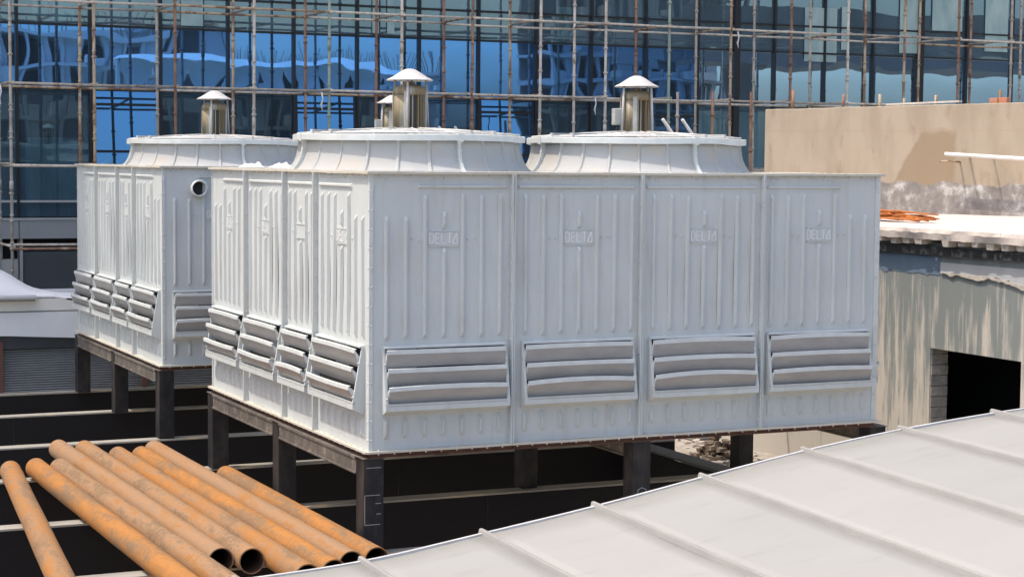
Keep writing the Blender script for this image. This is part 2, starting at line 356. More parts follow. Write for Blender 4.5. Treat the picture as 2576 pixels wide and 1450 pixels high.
def bar(mb, F, u0, v0, u1, v1, w, h, d0=0):
    a = Vector((u0, v0)); b = Vector((u1, v1)); d = (b-a).normalized(); n = Vector((-d.y, d.x))*w/2
    q = [a-n, b-n, b+n, a+n]
    mb.hexa([F(p.x, p.y, d0) for p in q]+[F(p.x, p.y, d0+h) for p in q])
def dot(mb, F, u, v, r=.011, h=.010, d0=0.0):
    n = 6; i = len(mb.v)
    for k in range(n): t = k*math.pi/3; mb.v.append(F(u+r*math.cos(t), v+r*math.sin(t), d0))
    for k in range(n): t = k*math.pi/3; mb.v.append(F(u+r*.7*math.cos(t), v+r*.7*math.sin(t), d0+h))
    for k in range(n): mb.f.append([i+k, i+(k+1)%n, i+n+(k+1)%n, i+n+k]); mb.sm.append(False)
    mb.f.append([i+n+k for k in range(n)]); mb.sm.append(False)
def nameplate(root, F, uc, vc, flip, panel, text=True):
    """raised plate with the pressed word between its neighbours' ribs"""
    mb = MB(); W_, H_ = .34, .155
    s = -1 if flip else 1
    mb.hexa([F(uc-W_/2, vc-H_/2, 0), F(uc+W_/2, vc-H_/2, 0), F(uc+W_/2, vc+H_/2, 0), F(uc-W_/2, vc+H_/2, 0),
             F(uc-W_/2+.012, vc-H_/2+.016, .005), F(uc+W_/2-.012, vc-H_/2+.016, .005), F(uc+W_/2-.012, vc+H_/2-.016, .005), F(uc-W_/2+.012, vc+H_/2-.016, .005)])
    bar(mb, F, uc-W_/2+.02, vc+H_/2-.006, uc+W_/2-.02, vc+H_/2-.006, .013, .011)
    bar(mb, F, uc-W_/2+.02, vc-H_/2+.006, uc+W_/2-.02, vc-H_/2+.006, .013, .011)
    nf = len(mb.f)
    if text:
        h = .098; w = .047; gap = .0165; x = -(5*w+4*gap)/2; y0 = vc-h/2; L = []
        def st(pts):
            for (ax, ay), (bx, by) in zip(pts, pts[1:]): L.append((ax, ay, bx, by))
        st([(x,0),(x,h)]); st([(x,h),(x+w*.55,h),(x+w*.95,h*.72),(x+w*.95,h*.28),(x+w*.55,0),(x,0)]); x += w+gap
        st([(x,0),(x,h)]); st([(x,h),(x+w*.85,h)]); st([(x,h*.52),(x+w*.75,h*.52)]); st([(x,0),(x+w*.85,0)]); x += w+gap
        st([(x,h),(x,0),(x+w*.85,0)]); x += w+gap-.004
        st([(x,h),(x+w,h)]); st([(x+w*.5,h),(x+w*.5,0)]); x += w+gap-.006
        st([(x-.004,0),(x+w*.86,h)]); st([(x+w*.86,h),(x+w*.98,0)]); st([(x+w*.98,0),(x-.004,0)])
        for k, (ax, ay, bx, by) in enumerate(L): bar(mb, F, uc+s*ax, y0+ay, uc+s*bx, y0+by, .0125, .0050+.0001*k, .0046)
    o = mb.build('nameplate', M['frp'], panel, merge=False); o.data.materials.append(M['letter_light'])
    for p in o.data.polygons[nf:]: p.material_index = 1      # lighter letters, a highlight painted in so the word reads
    return o
def make_panel(root, side, u0, u1, kind, seed, text=True):
    """kind: 'lo' corner panel at the low-u end, 'hi' corner panel at the high-u end, 'mid', 'narrow'"""
    F0 = fmap(side); rr = random.Random(seed)
    W_ = u1-u0; amp = .017
    def bulge(u, v):
        fu = (u-u0)/W_; fv = v/H
        e = max(0, min(1, fu*(1-fu)*8))*max(0, min(1, fv*(1-fv)*10))
        return e*amp*(noise.noise(Vector((u*1.3+seed*3.1, v*1.1, seed))) )
    F = lambda u, v, d: F0(u, v, d+bulge(u, v))
    mb = MB(); nu, nv = 12, 20; i = len(mb.v)
    for b in range(nv+1):
        for a in range(nu+1): mb.v.append(F(u0+W_*a/nu, H*b/nv, 0))
    for b in range(nv):
        for a in range(nu): mb.f.append([i+b*(nu+1)+a, i+b*(nu+1)+a+1, i+(b+1)*(nu+1)+a+1, i+(b+1)*(nu+1)+a]); mb.sm.append(True)
    # positions of the ribs
    c = (u0+u1)/2 + (.018 if side != 'left' else 0)
    if kind == 'lo': c = u0+.745
    if kind == 'hi': c = u1-.76
    n = 3 if kind != 'narrow' else 2
    sp = .195 if kind != 'narrow' else .185
    for k in range(-n, n+1):
        u = c+sp*k
        top = 2.41
        if kind == 'lo' and k <= -2: top = 2.20
        if kind == 'hi' and k >= 2: top = 2.20
        if k == 0:
            ridge(mb, F, u, 2.075, u, 2.245); ridge(mb, F, u, 1.04, u, 1.905)
        else: ridge(mb, F, u, 1.04+rr.uniform(-.006,.006), u, top+rr.uniform(-.008,.008))
        ridge(mb, F, u, .10, u, .30)
    a, b = u0+.05, u1-.06
    if kind == 'lo': a = c-.27
    if kind == 'hi': b = c+.27
    ridge(mb, F, a, 2.48, b, 2.48, .020, .008, .02, .02)
    for du in (-sp*1.68, -sp*1.32, sp*1.28, sp*1.64): dot(mb, F, c+du, 1.985+rr.uniform(-.01,.01), .013, .012)
    for du in (.1, .17, W_*.45, W_*.51, W_-.17, W_-.1): dot(mb, F, u0+du, 2.555, .010, .009)
    for du in (W_*.18, W_*.24, W_*.68, W_*.74): dot(mb, F, u0+du, .985, .011, .010)
    p = mb.build('wall_panel', M['frp'], root, recalc=True)
    nameplate(root, F, c, 1.99, side == 'left' or side == 'back', p, text)
    # ---- louvre box
    l0, l1 = u0+.10, u1-.075
    if kind == 'lo': l0, l1 = u0+.12, u1-.06
    if kind == 'hi': l0, l1 = u0+.07, u1-.11
    if kind == 'narrow': l0, l1 = u0+.05, u1-.05
    t, dt, db = .026, .030, .125
    zt, zb, zw = .965, .425, .355
    mb = MB()
    for ua, ub in ((l0, l0+t), (l1-t, l1)):        # wedge-shaped cheeks
        mb.hexa([F0(ua,zt,-.005), F0(ub,zt,-.005), F0(ub,zt,dt), F0(ua,zt,dt), F0(ua,zb,-.005), F0(ub,zb,-.005), F0(ub,zb,db), F0(ua,zb,db)])
    mb.hexa([F0(l0,zb,db), F0(l1,zb,db), F0(l1,zb,-.005), F0(l0,zb,-.005), F0(l0,zb-.045,db), F0(l1,zb-.045,db), F0(l1-.005,zw-.03,-.005), F0(l0+.005,zw-.03,-.005)])
    mb.hexa([F0(l0,zb+.002,db-.004), F0(l1,zb+.002,db-.004), F0(l1,zb+.002,db-.03), F0(l0,zb+.002,db-.03), F0(l0,zb+.022,db), F0(l1,zb+.022,db), F0(l1,zb+.022,db-.03), F0(l0,zb+.022,db-.03)])
    mb.hexa([F0(l0+.01,zt-.004,-.005), F0(l1-.01,zt-.004,-.005), F0(l1-.01,zt-.004,dt+.02), F0(l0+.01,zt-.004,dt+.02), F0(l0+.01,zt+.020,-.005), F0(l1-.01,zt+.020,-.005), F0(l1-.01,zt+.010,dt+.02), F0(l0+.01,zt+.010,dt+.02)])
    for zz in (zt-.15, zt-.47):
        dot(mb, F0, l0+.014, zz, .011, .014, dt+(db-dt)*(zt-zz)/(zt-zb)); dot(mb, F0, l1-.014, zz, .011, .014, dt+(db-dt)*(zt-zz)/(zt-zb))
    lv = mb.build('louvre_box', M['frp'], root)
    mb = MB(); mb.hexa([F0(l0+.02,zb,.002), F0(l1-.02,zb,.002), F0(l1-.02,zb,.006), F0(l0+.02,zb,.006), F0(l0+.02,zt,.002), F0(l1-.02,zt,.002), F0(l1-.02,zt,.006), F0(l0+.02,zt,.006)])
    mb.build('opening_shade', M['recess'], lv)  # near-black sheet painting the unlit inside behind the blades
    for k in range(3):
        zl = .945-.172*k; dl = dt+(db-dt)*(zt-zl)/(zt-zb)+(.040 if side in ('front','back') else .062)
        arch = rr.choice([0, .006, .012]) if k < 2 else rr.choice([.012, .022, .028])
        if side in ('left','right'): arch = rr.choice([-.006, 0, .006]) if k < 2 else rr.choice([-.008, .010])
        bot = rr.choice([0, -.01, .012]) if k < 2 else rr.choice([.012, .02])
        NS = 10; s_ = MB(); lip = MB()
        ua, ub = l0+.030, l1-.030
        def strip(dst, prof, tap=0.0):
            base = len(dst.v); m = len(prof)
            for j in range(NS+1):
                f = j/NS; e = 4*f*(1-f)
                for (dd, zz, ar, sh) in prof:
                    dst.v.append(F0(ua+(ub-ua)*f + (sh if j == 0 else (-sh if j == NS else 0)), zz+arch*e*ar+bot*e*(1-ar)*.6, dd))
            for j in range(NS):
                for q in range(m-1): dst.f.append([base+j*m+q, base+(j+1)*m+q, base+(j+1)*m+q+1, base+j*m+q+1]); dst.sm.append(False)
        # sloping blade: outer edge high, inner edge low
        strip(s_, [(dl-.003, zl-.034, 1, 0), (.045+.012*k, zl-.165, 0, 0)])
        s_.f += []
        th = MB()
        bl = s_.build('louvre_blade', M['frp_in'], lv, merge=False)
        sm = bl.modifiers.new('thick', 'SOLIDIFY'); sm.thickness = .005
        strip(lip, [(dl-.022, zl+.004, 1, 0), (dl, zl, 1, 0), (dl+.003, zl-.036, 1, 0), (dl-.004, zl-.037, 1, 0)])
        # triangular ends of the blade
        for ue in (ua, ub):
            lip.face([F0(ue, zl, dl), F0(ue, zl-.034, dl), F0(ue, zl-.165, .045+.012*k), F0(ue, zl-.10, dt-.01)])
        lp = lip.build('blade_lip', M['frp_lip'], lv, merge=False)
        sm = lp.modifiers.new('thick', 'SOLIDIFY'); sm.thickness = .004
    return p
def make_tower(loc, label):
    root = empty('cooling_tower', loc, label, 'cooling tower', 'cooling towers on the steel frames')
    seeds = 1
    for side, cuts, kinds, texts in (
        ('front', (0,1.46,2.87,4.29,LX), ('lo','mid','mid','hi'), (1,1,1,1)),
        ('left', (0,1.50,2.50,3.91,LY), ('lo','narrow','mid','hi'), (1,0,1,1)),
        ('back', (0,1.46,2.87,4.29,LX), ('lo','mid','mid','hi'), (1,1,1,1)),
        ('right', (0,1.45,2.87,3.86,LY), ('lo','mid','narrow','hi'), (1,1,0,1))):
        for k in range(4):
            make_panel(root, side, cuts[k], cuts[k+1], kinds[k], seeds, bool(texts[k])); seeds += 1
        F = fmap(side)
        for k in (1,2,3):
            mb = MB(); u = cuts[k]; r2 = random.Random(seeds*9+k); NS = 14
            for s in (-1, 1):           # two panel flanges bolted back to back, standing out from the wall
                w0, w1 = (u-.017, u-.002) if s < 0 else (u+.002, u+.015)
                for j in range(NS):
                    za, zb2 = H*j/NS, H*(j+1)/NS
                    o1 = .004*noise.noise(Vector((u, za*1.5, s))); o2 = .004*noise.noise(Vector((u, zb2*1.5, s)))
                    mb.hexa([F(w0+o1,za,-.01), F(w1+o1,za,-.01), F(w1+o1,za,.056), F(w0+o1,za,.056), F(w0+o2,zb2,-.01), F(w1+o2,zb2,-.01), F(w1+o2,zb2,.056), F(w0+o2,zb2,.056)])
            for j in range(14):
                z = .09+.184*j
                a = F(u-.028, z, .026); b = F(u+.026, z, .026); mb.tube([a, b], .010, 6)
            mb.build('joint_flange', M['frp'], root, merge=False)
    # corner angles
    for k, (cx, cy, sx, sy) in enumerate(((0,0,-1,-1),(LX,0,1,-1),(0,LY,-1,1),(LX,LY,1,1))):
        mb = MB()
        wy = .05 if sx > 0 else .022; wx_ = .05 if sx > 0 else .028
        mb.box((min(cx,cx+sx*.010), min(cy,cy-sy*wy), 0), (max(cx,cx+sx*.010), max(cy,cy-sy*wy), H))
        mb.box((min(cx+sx*.010,cx-sx*wx_), min(cy,cy+sy*.010), 0), (max(cx+sx*.010,cx-sx*wx_), max(cy,cy+sy*.010), H))
        for j in range(14):
            z = .1+.18*j
            mb.sphere((cx+sx*.010, cy-sy*wy*.55, z), .010, 6, 4); mb.sphere((cx-sx*wx_*.55, cy+sy*.010, z), .010, 6, 4)
        mb.build('corner_angle', M['frp_lip'], root)
    # top and bottom flanges, slightly wavy
    for z0, h, dp, m_, nm, amp in ((H, .022, .045, M['frp_flange'], 'top_flange', .006), (-.018, .018, .055, M['frp_flange'], 'bottom_flange', .002)):
        mb = MB()
        for side, L in (('front', LX), ('left', LY), ('back', LX), ('right', LY)):
            F = fmap(side); NS = 40
            for j in range(NS):
                ua, ub = -.04+(L+.08)*j/NS, -.04+(L+.08)*(j+1)/NS
                o1 = amp*noise.noise(Vector((ua*1.6, z0, L))); o2 = amp*noise.noise(Vector((ub*1.6, z0, L)))
                mb.hexa([F(ua,z0+o1,-.06), F(ub,z0+o2,-.06), F(ub,z0+o2-.004,dp), F(ua,z0+o1-.004,dp), F(ua,z0+h+o1,-.06), F(ub,z0+h+o2,-.06), F(ub,z0+h+o2-.002,dp), F(ua,z0+h+o1-.002,dp)])
            for j in range(int(L/.16)):
                a = F(.08+.16*j, z0-.022, dp-.02); b = F(.08+.16*j, z0+h+(.004 if z0 > 1 else .012), dp-.02); mb.tube([a, b], .008, 6)
        mb.build(nm, m_, root, merge=False)
    mb = MB()           # fibreglass deck
    mb.box((.02, .02, H-.02), (LX-.02, LY-.02, H+.012)); mb.build('top_deck', M['frp'], root)
    mb = MB()           # red oxide channel the walls are bolted to
    for a, b in (((.01,-.0,-.064),(LX-.01,.07,-.019)), ((.01,LY-.07,-.064),(LX-.01,LY,-.019)), ((0,.08,-.064),(.07,LY-.08,-.019)), ((LX-.07,.08,-.064),(LX,LY-.08,-.019))): mb.box(a, b)
    for a, b in (((.01,-.015,-.068),(LX-.01,.09,-.060)), ((-.015,.0,-.069),(.09,LY,-.061))): mb.box(a, b)
    for j in range(28):
        mb.tube([(.1+.2*j, -.010, -.02), (.1+.2*j, -.010, -.050)], .007, 5)
    for j in range(26): mb.tube([(-.010, .1+.2*j, -.02), (-.010, .1+.2*j, -.050)], .007, 5)
    mb.build('base_channel', M['red'], root)
    mb = MB(); mb.box((.08,.08,-.062),(LX-.08,LY-.08,-.03)); mb.build('cold_water_basin', M['frp'], root)
    # ---- fan stacks
    for ci, (cx, cy) in enumerate(CENTRES):
        prof = [(1.335,0.0),(1.310,.015),(1.280,.045),(1.250,.09),(1.226,.145),(1.211,.205),(1.204,.265),(1.202,.33)]
        mb = MB(); mb.lathe((cx,cy,H+.012), prof, 96)
        for k in range(24):
            if k % 6 == 0: continue
            t = R(-87)+k*2*math.pi/24; w_ = .012
            cs, sn = math.cos(t), math.sin(t); tx = Vector((-sn, cs, 0)); b0 = len(mb.v)
            for r, z in prof:
                for o_, dr in ((-w_*1.6, -.002), (-w_*.6, .014), (w_*.6, .014), (w_*1.6, -.002)): mb.v.append(Vector((cx+(r+dr)*cs, cy+(r+dr)*sn, H+.012+z))+tx*o_)
            for q in range(len(prof)-1):
                for e in range(3): mb.f.append([b0+q*4+e, b0+q*4+e+1, b0+q*4+5+e, b0+q*4+4+e]); mb.sm.append(False)
        st = mb.build('fan_stack', M['bell'], root, merge=False)
        sm = st.modifiers.new('thick', 'SOLIDIFY'); sm.thickness = .006
        for k in range(4):
            t = R(-87)+k*math.pi/2; cs, sn = math.cos(t), math.sin(t); tx = Vector((-sn, cs, 0)); mb = MB()
            for s in (-1, 1):
                for (r, z), (r2, z2) in zip(prof, prof[1:]):
                    p = []
                    for rr_, zz_ in ((r,z),(r2,z2)):
                        for dr in (-.004, .045):
                            for o_ in (s*.002, s*.014): p.append(Vector((cx+(rr_+dr)*cs, cy+(rr_+dr)*sn, H+.012+zz_))+tx*o_)
                    mb.hexa([p[0],p[2],p[3],p[1],p[4],p[6],p[7],p[5]])
            for z in (.05,.13,.22,.30):
                r = prof[4][0]+.022; c0 = Vector((cx+r*cs, cy+r*sn, H+.012+z)); mb.tube([c0-tx*.024, c0+tx*.024], .010, 6)
            mb.build('stack_joint', M['frp_lip'], st, merge=False)
        mb = MB(); zr = H+.338; n = 96; i0 = len(mb.v); ring = [(1.185,zr-.008),(1.264,zr-.012),(1.268,zr-.008),(1.268,zr+.050),(1.260,zr+.056),(1.185,zr+.053),(1.185,zr-.008)]
        for r, z in ring:
            for j in range(n):
                t = 2*math.pi*j/n; wv = .007*noise.noise(Vector((math.cos(t)*2+ci*5, math.sin(t)*2, 3))) + .004*math.cos(4*(t-R(-87)))
                mb.v.append(Vector((cx+(r+wv)*math.cos(t), cy+(r+wv)*math.sin(t), z+wv*1.3)))
        for k in range(len(ring)-1):
            for j in range(n): mb.f.append([i0+k*n+j, i0+k*n+(j+1)%n, i0+(k+1)*n+(j+1)%n, i0+(k+1)*n+j]); mb.sm.append(False)
        for k in range(4):
            t = R(-87)+k*math.pi/2; cs, sn = math.cos(t), math.sin(t); tx = Vector((-sn, cs, 0)); c0 = Vector((cx+1.243*cs, cy+1.243*sn, 0)); rv = Vector((cs, sn, 0))
            mb.hexa([c0-tx*.03-rv*.03+Vector((0,0,zr-.018)), c0+tx*.03-rv*.03+Vector((0,0,zr-.018)), c0+tx*.03+rv*.035+Vector((0,0,zr-.018)), c0-tx*.03+rv*.035+Vector((0,0,zr-.018)),
                     c0-tx*.03-rv*.03+Vector((0,0,zr+.068)), c0+tx*.03-rv*.03+Vector((0,0,zr+.068)), c0+tx*.03+rv*.035+Vector((0,0,zr+.068)), c0-tx*.03+rv*.035+Vector((0,0,zr+.068))])
        mb.build('stack_rim', M['frp_lip'], st)
        # ---- wire fan guard on the rim
        mb = MB(); zg = zr+.075; rise = .06
        zz = lambda r: zg+rise*(1-r/1.2)+.006*math.sin(r*31)
        for k in range(11):
            r = .28+.092*k; pts = []
            for j in range(49):
                t = 2*math.pi*j/48; pts.append((cx+r*math.cos(t), cy+r*math.sin(t), zz(r)+.007*noise.noise(Vector((math.cos(t)*1.5, math.sin(t)*1.5, k)))))
            mb.tube(pts, .0065, 5, cap=False)
        for k in range(16):
            t = k*math.pi/8+.1; mb.tube([(cx+.22*math.cos(t), cy+.22*math.sin(t), zz(.22)+.01), (cx+.8*math.cos(t), cy+.8*math.sin(t), zz(.8)+.01), (cx+1.22*math.cos(t), cy+1.22*math.sin(t), zz(1.2)-.006)], .009, 5)
        mb.build('fan_guard', M['guard'], st)
        mb = MB()           # white beams carrying the motor
        for k, a in enumerate((R(18), R(108))):
            d = Vector((math.cos(a), math.sin(a), 0)); e = Vector((-d.y, d.x, 0)); c0 = Vector((cx, cy, zg-.015-.002*k)); s1 = .045
            for off in (-.16, .16):
                p0 = c0+e*off-d*1.21; p1 = c0+e*off+d*1.21
                mb.hexa([p0-e*.02, p1-e*.02, p1+e*.02, p0+e*.02, p0-e*.02+Vector((0,0,s1)), p1-e*.02+Vector((0,0,s1)), p1+e*.02+Vector((0,0,s1)), p0+e*.02+Vector((0,0,s1))])
        mb.build('motor_beams', M['white'], st, merge=False)
        mb = MB()           # fan hub and blades inside the stack
        mb.lathe((cx,cy,H+.17), [(0,.09),(.16,.08),(.2,0),(.16,-.05),(0,-.05)], 20)
        for k in range(6):
            t = k*math.pi/3+.3*ci; d = Vector((math.cos(t), math.sin(t), 0)); e = Vector((-d.y, d.x, 0)); c0 = Vector((cx,cy,H+.17))
            mb.hexa([c0+d*.15-e*.05+Vector((0,0,-.03)), c0+d*1.14-e*.13+Vector((0,0,-.02)), c0+d*1.14+e*.10+Vector((0,0,.02)), c0+d*.15+e*.05+Vector((0,0,.03)),
                     c0+d*.15-e*.05+Vector((0,0,-.015)), c0+d*1.14-e*.13+Vector((0,0,-.01)), c0+d*1.14+e*.10+Vector((0,0,.03)), c0+d*.15+e*.05+Vector((0,0,.045))])
        mb.build('fan', M['frp_in'], st)
        # ---- motor
        zm = 3.03
        mb = MB(); mb.lathe((cx,cy,zm), [(.0,.0),(.20,.0),(.20,.03),(.140,.032),(.140,.40),(.182,.402),(.184,.46),(.17,.49),(.12,.51),(.06,.518),(.06,.54),(.045,.55),(0,.55)], 40)
        for k in range(32):
            t = 2*math.pi*k/32; cs, sn = math.cos(t), math.sin(t)
            if k % 8 in (0,): continue
            d = Vector((cs, sn, 0)); e = Vector((-sn, cs, 0))*.0075; c0 = Vector((cx,cy,zm))
            mb.hexa([c0+d*.150-e+Vector((0,0,.034)), c0+d*.180-e+Vector((0,0,.034)), c0+d*.180+e+Vector((0,0,.034)), c0+d*.150+e+Vector((0,0,.034)),
                     c0+d*.150-e+Vector((0,0,.40)), c0+d*.180-e+Vector((0,0,.40)), c0+d*.180+e+Vector((0,0,.40)), c0+d*.150+e+Vector((0,0,.40))])
        mo = mb.build('fan_motor', M['motor'], root, merge=False)
        mb = MB(); mb.lathe((cx,cy,zm), [(.150,.035),(.184,.035),(.184,.398),(.150,.398)], 12, R(-182), R(-128)); mb.build('side_cover', M['motor'], mo)
        mb = MB(); mb.lathe((cx,cy,zm), [(.150,.030),(.150,.404)], 32); mb.build('motor_core', M['motor_dark'], mo)  # core coloured near-black to paint the shade between the fins
        mb = MB()
        for t in (R(-123), R(-33), R(57), R(147)):
            d = Vector((math.cos(t), math.sin(t), 0)); e = Vector((-d.y, d.x, 0))*.024; c0 = Vector((cx,cy,zm))
            mb.hexa([c0+d*.14-e+Vector((0,0,.0)), c0+d*.190-e+Vector((0,0,.0)), c0+d*.190+e+Vector((0,0,.0)), c0+d*.14+e+Vector((0,0,.0)),
                     c0+d*.14-e+Vector((0,0,.45)), c0+d*.186-e+Vector((0,0,.44)), c0+d*.186+e+Vector((0,0,.44)), c0+d*.14+e+Vector((0,0,.45))])
        mb.build('frame_bosses', M['box'], mo)
        mb = MB(); zc = 3.60
        mb.lathe((cx,cy,zc), [(0,.120),(.04,.116),(.075,.103),(.12,.076),(.165,.046),(.205,.022),(.24,.006),(.255,-.004)], 32)
        mb.lathe((cx,cy,zc), [(.255,-.004),(.257,-.012),(.24,-.004),(.202,.014),(.162,.038),(.11,.070),(0,.106)], 32)
        cp = mb.build('rain_cap', M['white'], mo)
        for t in (R(-118), R(2), R(122), R(62)) if ci == 0 else (R(-165), R(-60), R(20), R(110)):
            mb = MB(); mb.tube([(cx+.225*math.cos(t), cy+.225*math.sin(t), zm), (cx+.195*math.cos(t), cy+.195*math.sin(t), zc+.02)], .014, 8); mb.build('cap_leg', M['white'], mo)
        if ci == 1:
            a = R(168)
        else: a = R(95)
        mb = MB(); d = Vector((math.cos(a), math.sin(a), 0)); e = Vector((-d.y, d.x, 0)); c0 = Vector((cx,cy,zm+.12))+d*.22
        hx = [c0-d*.05-e*.06, c0+d*.06-e*.06, c0+d*.06+e*.06, c0-d*.05+e*.06]
        mb.hexa([p for p in hx]+[p+Vector((0,0,.19)) for p in hx])
        mb.build('terminal_box', M['box'], mo, bevel=.01)
        mb = MB(); p0 = c0+Vector((0,0,0)); mb.tube([p0, p0+Vector((0,0,-.06))+d*.02, p0+Vector((0,0,-.12))-d*.06], .012, 6); mb.build('cable', M['motor_dark'], mo)
    mb = MB()           # access rails reaching over the far edge of the deck
    for dx in (0, .30): mb.tube([(6.17+dx, 5.42, 3.30), (6.62+dx, 5.50, 2.80), (6.75+dx,5.52,2.62)], .022, 8)
    mb.build('ladder_rail', M['white'], root)
    mb = MB()
    mb.tube([(LX-.05,5.3,2.64),(6.85,5.50,2.69),(7.05,5.52,2.62)], .018, 6); mb.build('rail_bracket', M['white'], root)
    return root
towerA = make_tower((0,0,0), 'large pale grey panelled cooling tower in front, nearest the camera beside the streaked wall')
towerB = copy_tree(towerA)
towerB.location = (0, 7.77, 0); towerB['label'] = 'grey panelled cooling tower behind the front one, with a round pipe outlet in its wall'
ORG[towerB.name] = Vector((0, 7.77, 0))
mb = MB(); mb.lathe((0,0,0), [(.100,-.03),(.108,-.02),(.110,.10),(.104,.115),(.094,.115),(.090,.10),(.088,-.03)], 40)
for i, v in enumerate(mb.v): mb.v[i] = Vector((.47+v.x, 7.77-v.z, 2.33+v.y))
mb.build('pipe_outlet', M['frp_lip'], towerB)
mb = MB(); mb.lathe((0,0,0), [(0,.012),(.089,.012)], 24)
for i, v in enumerate(mb.v): mb.v[i] = Vector((.47+v.x, 7.77-v.z, 2.33+v.y))
mb.build('bore_shade', M['recess'], towerB, recalc=False)  # near-black disc painting the shade inside the outlet

# ================================================================= STEEL FRAMES
def make_frame(loc, label):
    root = empty('support_frame', loc, label, 'steel frame', 'black steel frames under the towers')
    lx, ly = loc[0], loc[1]
    zt, zb = -.073, -.98
    for ix, X in enumerate((.045, 2.92, 5.80)):
        for iy, Y in enumerate((.10, 2.72, 5.30)):
            mb = MB(); w_ = .105; wx = .10
            cx_, cy_ = lx+X, ly+Y
            mb.box((cx_-wx, cy_-w_, zb), (cx_+wx, cy_+w_, zt-.003))
            p = mb.build('post', M['post'], root, bevel=.006)
            if ix == 0 or iy == 0:
                mb = MB(); mb.box((cx_-wx-.012, cy_-w_-.012, zt-.003), (cx_+wx+.012, cy_+w_+.012, zt+.003)); mb.build('cap_plate', M['beamtop'], p)
            if iy == 0 and ix == 0 and ly == 0:
                mb = MB(); yy = cy_-w_-.002
                for a, b in (((-.09,-.42),(.06,-.42)), ((-.09,-.42),(-.09,-.70)), ((-.09,-.70),(.06,-.70)), ((.02,-.50),(.07,-.50)), ((.03,-.60),(.07,-.60)), ((-.07,-.16),(.07,-.16))):
                    mb.box((cx_+min(a[0],b[0])-.003, yy, min(a[1],b[1])-.003), (cx_+max(a[0],b[0])+.003, yy+.004, max(a[1],b[1])+.003))
                mb.build('chalk_marks', M['chalk'], p)
            if iy == 0 and ix == 1 and ly == 0:
                mb = MB(); yy = cy_-w_-.002
                mb.tube([(cx_-.05,yy,-.62),(cx_-.04,yy,-.56),(cx_,yy,-.54),(cx_+.05,yy,-.56),(cx_+.05,yy,-.60)], .004, 5); mb.build('chalk_marks', M['chalk'], p)
    for X in (.035, 2.92, 5.80):
        for y0, y1 in ((.215,2.605),(2.835,5.185)):
            mb = MB(); cx_ = lx+X
            mb.box((cx_-.10, ly+y0, zt-.030), (cx_+.10, ly+y1, zt)); mb.box((cx_-.088, ly+y0, zt-.150), (cx_+.088, ly+y1, zt-.030)); mb.box((cx_-.10, ly+y0, zt-.172), (cx_+.10, ly+y1, zt-.150))
            mb.build('side_beam', M['beamtop'], root, bevel=.004)
    return root
make_frame((0,0,0), 'black steel post frame with chalk marks carrying the front cooling tower')
make_frame((0,7.77,0), 'black steel post frame with brown dusty beam carrying the rear cooling tower')

# ---- long floor beams
BY = [(-2.72,'lowest and nearest long black floor beam, mostly under the white roof'), (.05,'long black floor beam crossing under the near ends of the rusty pipes'),
      (2.62,'long black floor beam passing under the middle of the rusty pipes'), (5.35,'long black floor beam at the far ends of the rusty pipes'),
      (7.85,'long black floor beam under the nearest post row of the rear frame'), (10.75,'long black floor beam under the middle post row of the rear frame'), (13.25,'farthest long black floor beam, just before the roller shutter')]
for i, (y, lab) in enumerate(BY):
    root = empty('floor_beam', (-1, y, -.98), lab, 'steel beam', 'long black floor beams')
    mb = MB(); zt = -.984; x1 = 6.33
    mb.box((-9, y-.012, zt-.78), (x1, y+.012, zt-.022))
    mb.build('web', M['web'], root)
    mb = MB(); mb.box((-9, y-.13, zt-.80), (x1, y+.13, zt-.781)); mb.box((-9, y-.105, zt-.74), (x1, y-.100, zt-.023)); mb.build('lower_flange', M['web'], root)
    mb = MB(); mb.box((-9, y-.11, zt-.022), (x1, y+.11, zt)); mb.build('top_flange', M['flange'], root, bevel=.003)
    mb = MB()
    for x in (-5.3, -1.45, 2.35): mb.box((x-.004, y-.1075, zt-.74), (x+.004, y-.1052, zt-.03))
    mb.build('weld_seam', M['post'], root)
# edge beam along the right side under the front tower
root = empty('edge_beam', (5.9, 3, -.98), 'grey topped steel edge beam running back under the right end of the front tower', 'steel beam')
mb = MB(); mb.box((5.52,2.75,-1.0),(5.80,5.22,-.972)); mb.build('top_plate', M['plate'], root)
mb = MB(); mb.box((5.50,2.75,-1.7),(5.52,5.22,-1.002)); mb.build('web', M['web'], root)

# ================================================================= RUSTY PIPES
PX = [((-2.411,5.269),(-3.145,-2.332),'r', 'single orange rusty pipe lying apart at far left, at an angle'),
      ((-2.108,5.354),(-2.030,-2.120),'o', 'bright orange rusty pipe, leftmost of the close row'),
      ((-1.861,5.225),(-1.710,-1.851),'d', 'grey blotched orange pipe between the bright orange one and the pinkish one'),
      ((-1.591,6.670),(-1.506,-0.259),'p', 'pinkish grey rusty pipe with the leftmost visible open end'),
      ((-1.311,6.492),(-1.256,-0.381),'d', 'rusty pipe with the second visible open end from the left'),
      ((-1.039,5.856),(-1.004,-1.187),'r', 'rusty pipe in the middle of the row whose end is hidden by the white roof'),
      ((-0.776,5.783),(-0.731,-1.102),'o', 'bright orange pipe whose open end just peeps over the roof edge'),
      ((-0.523,6.178),(-0.475,-0.830),'p', 'dull pinkish rusty pipe, second from the right of the row'),
      ((-0.232,4.016),(-0.208,-0.763),'o', 'shortest rusty pipe, rightmost of the row beside the corner post')]
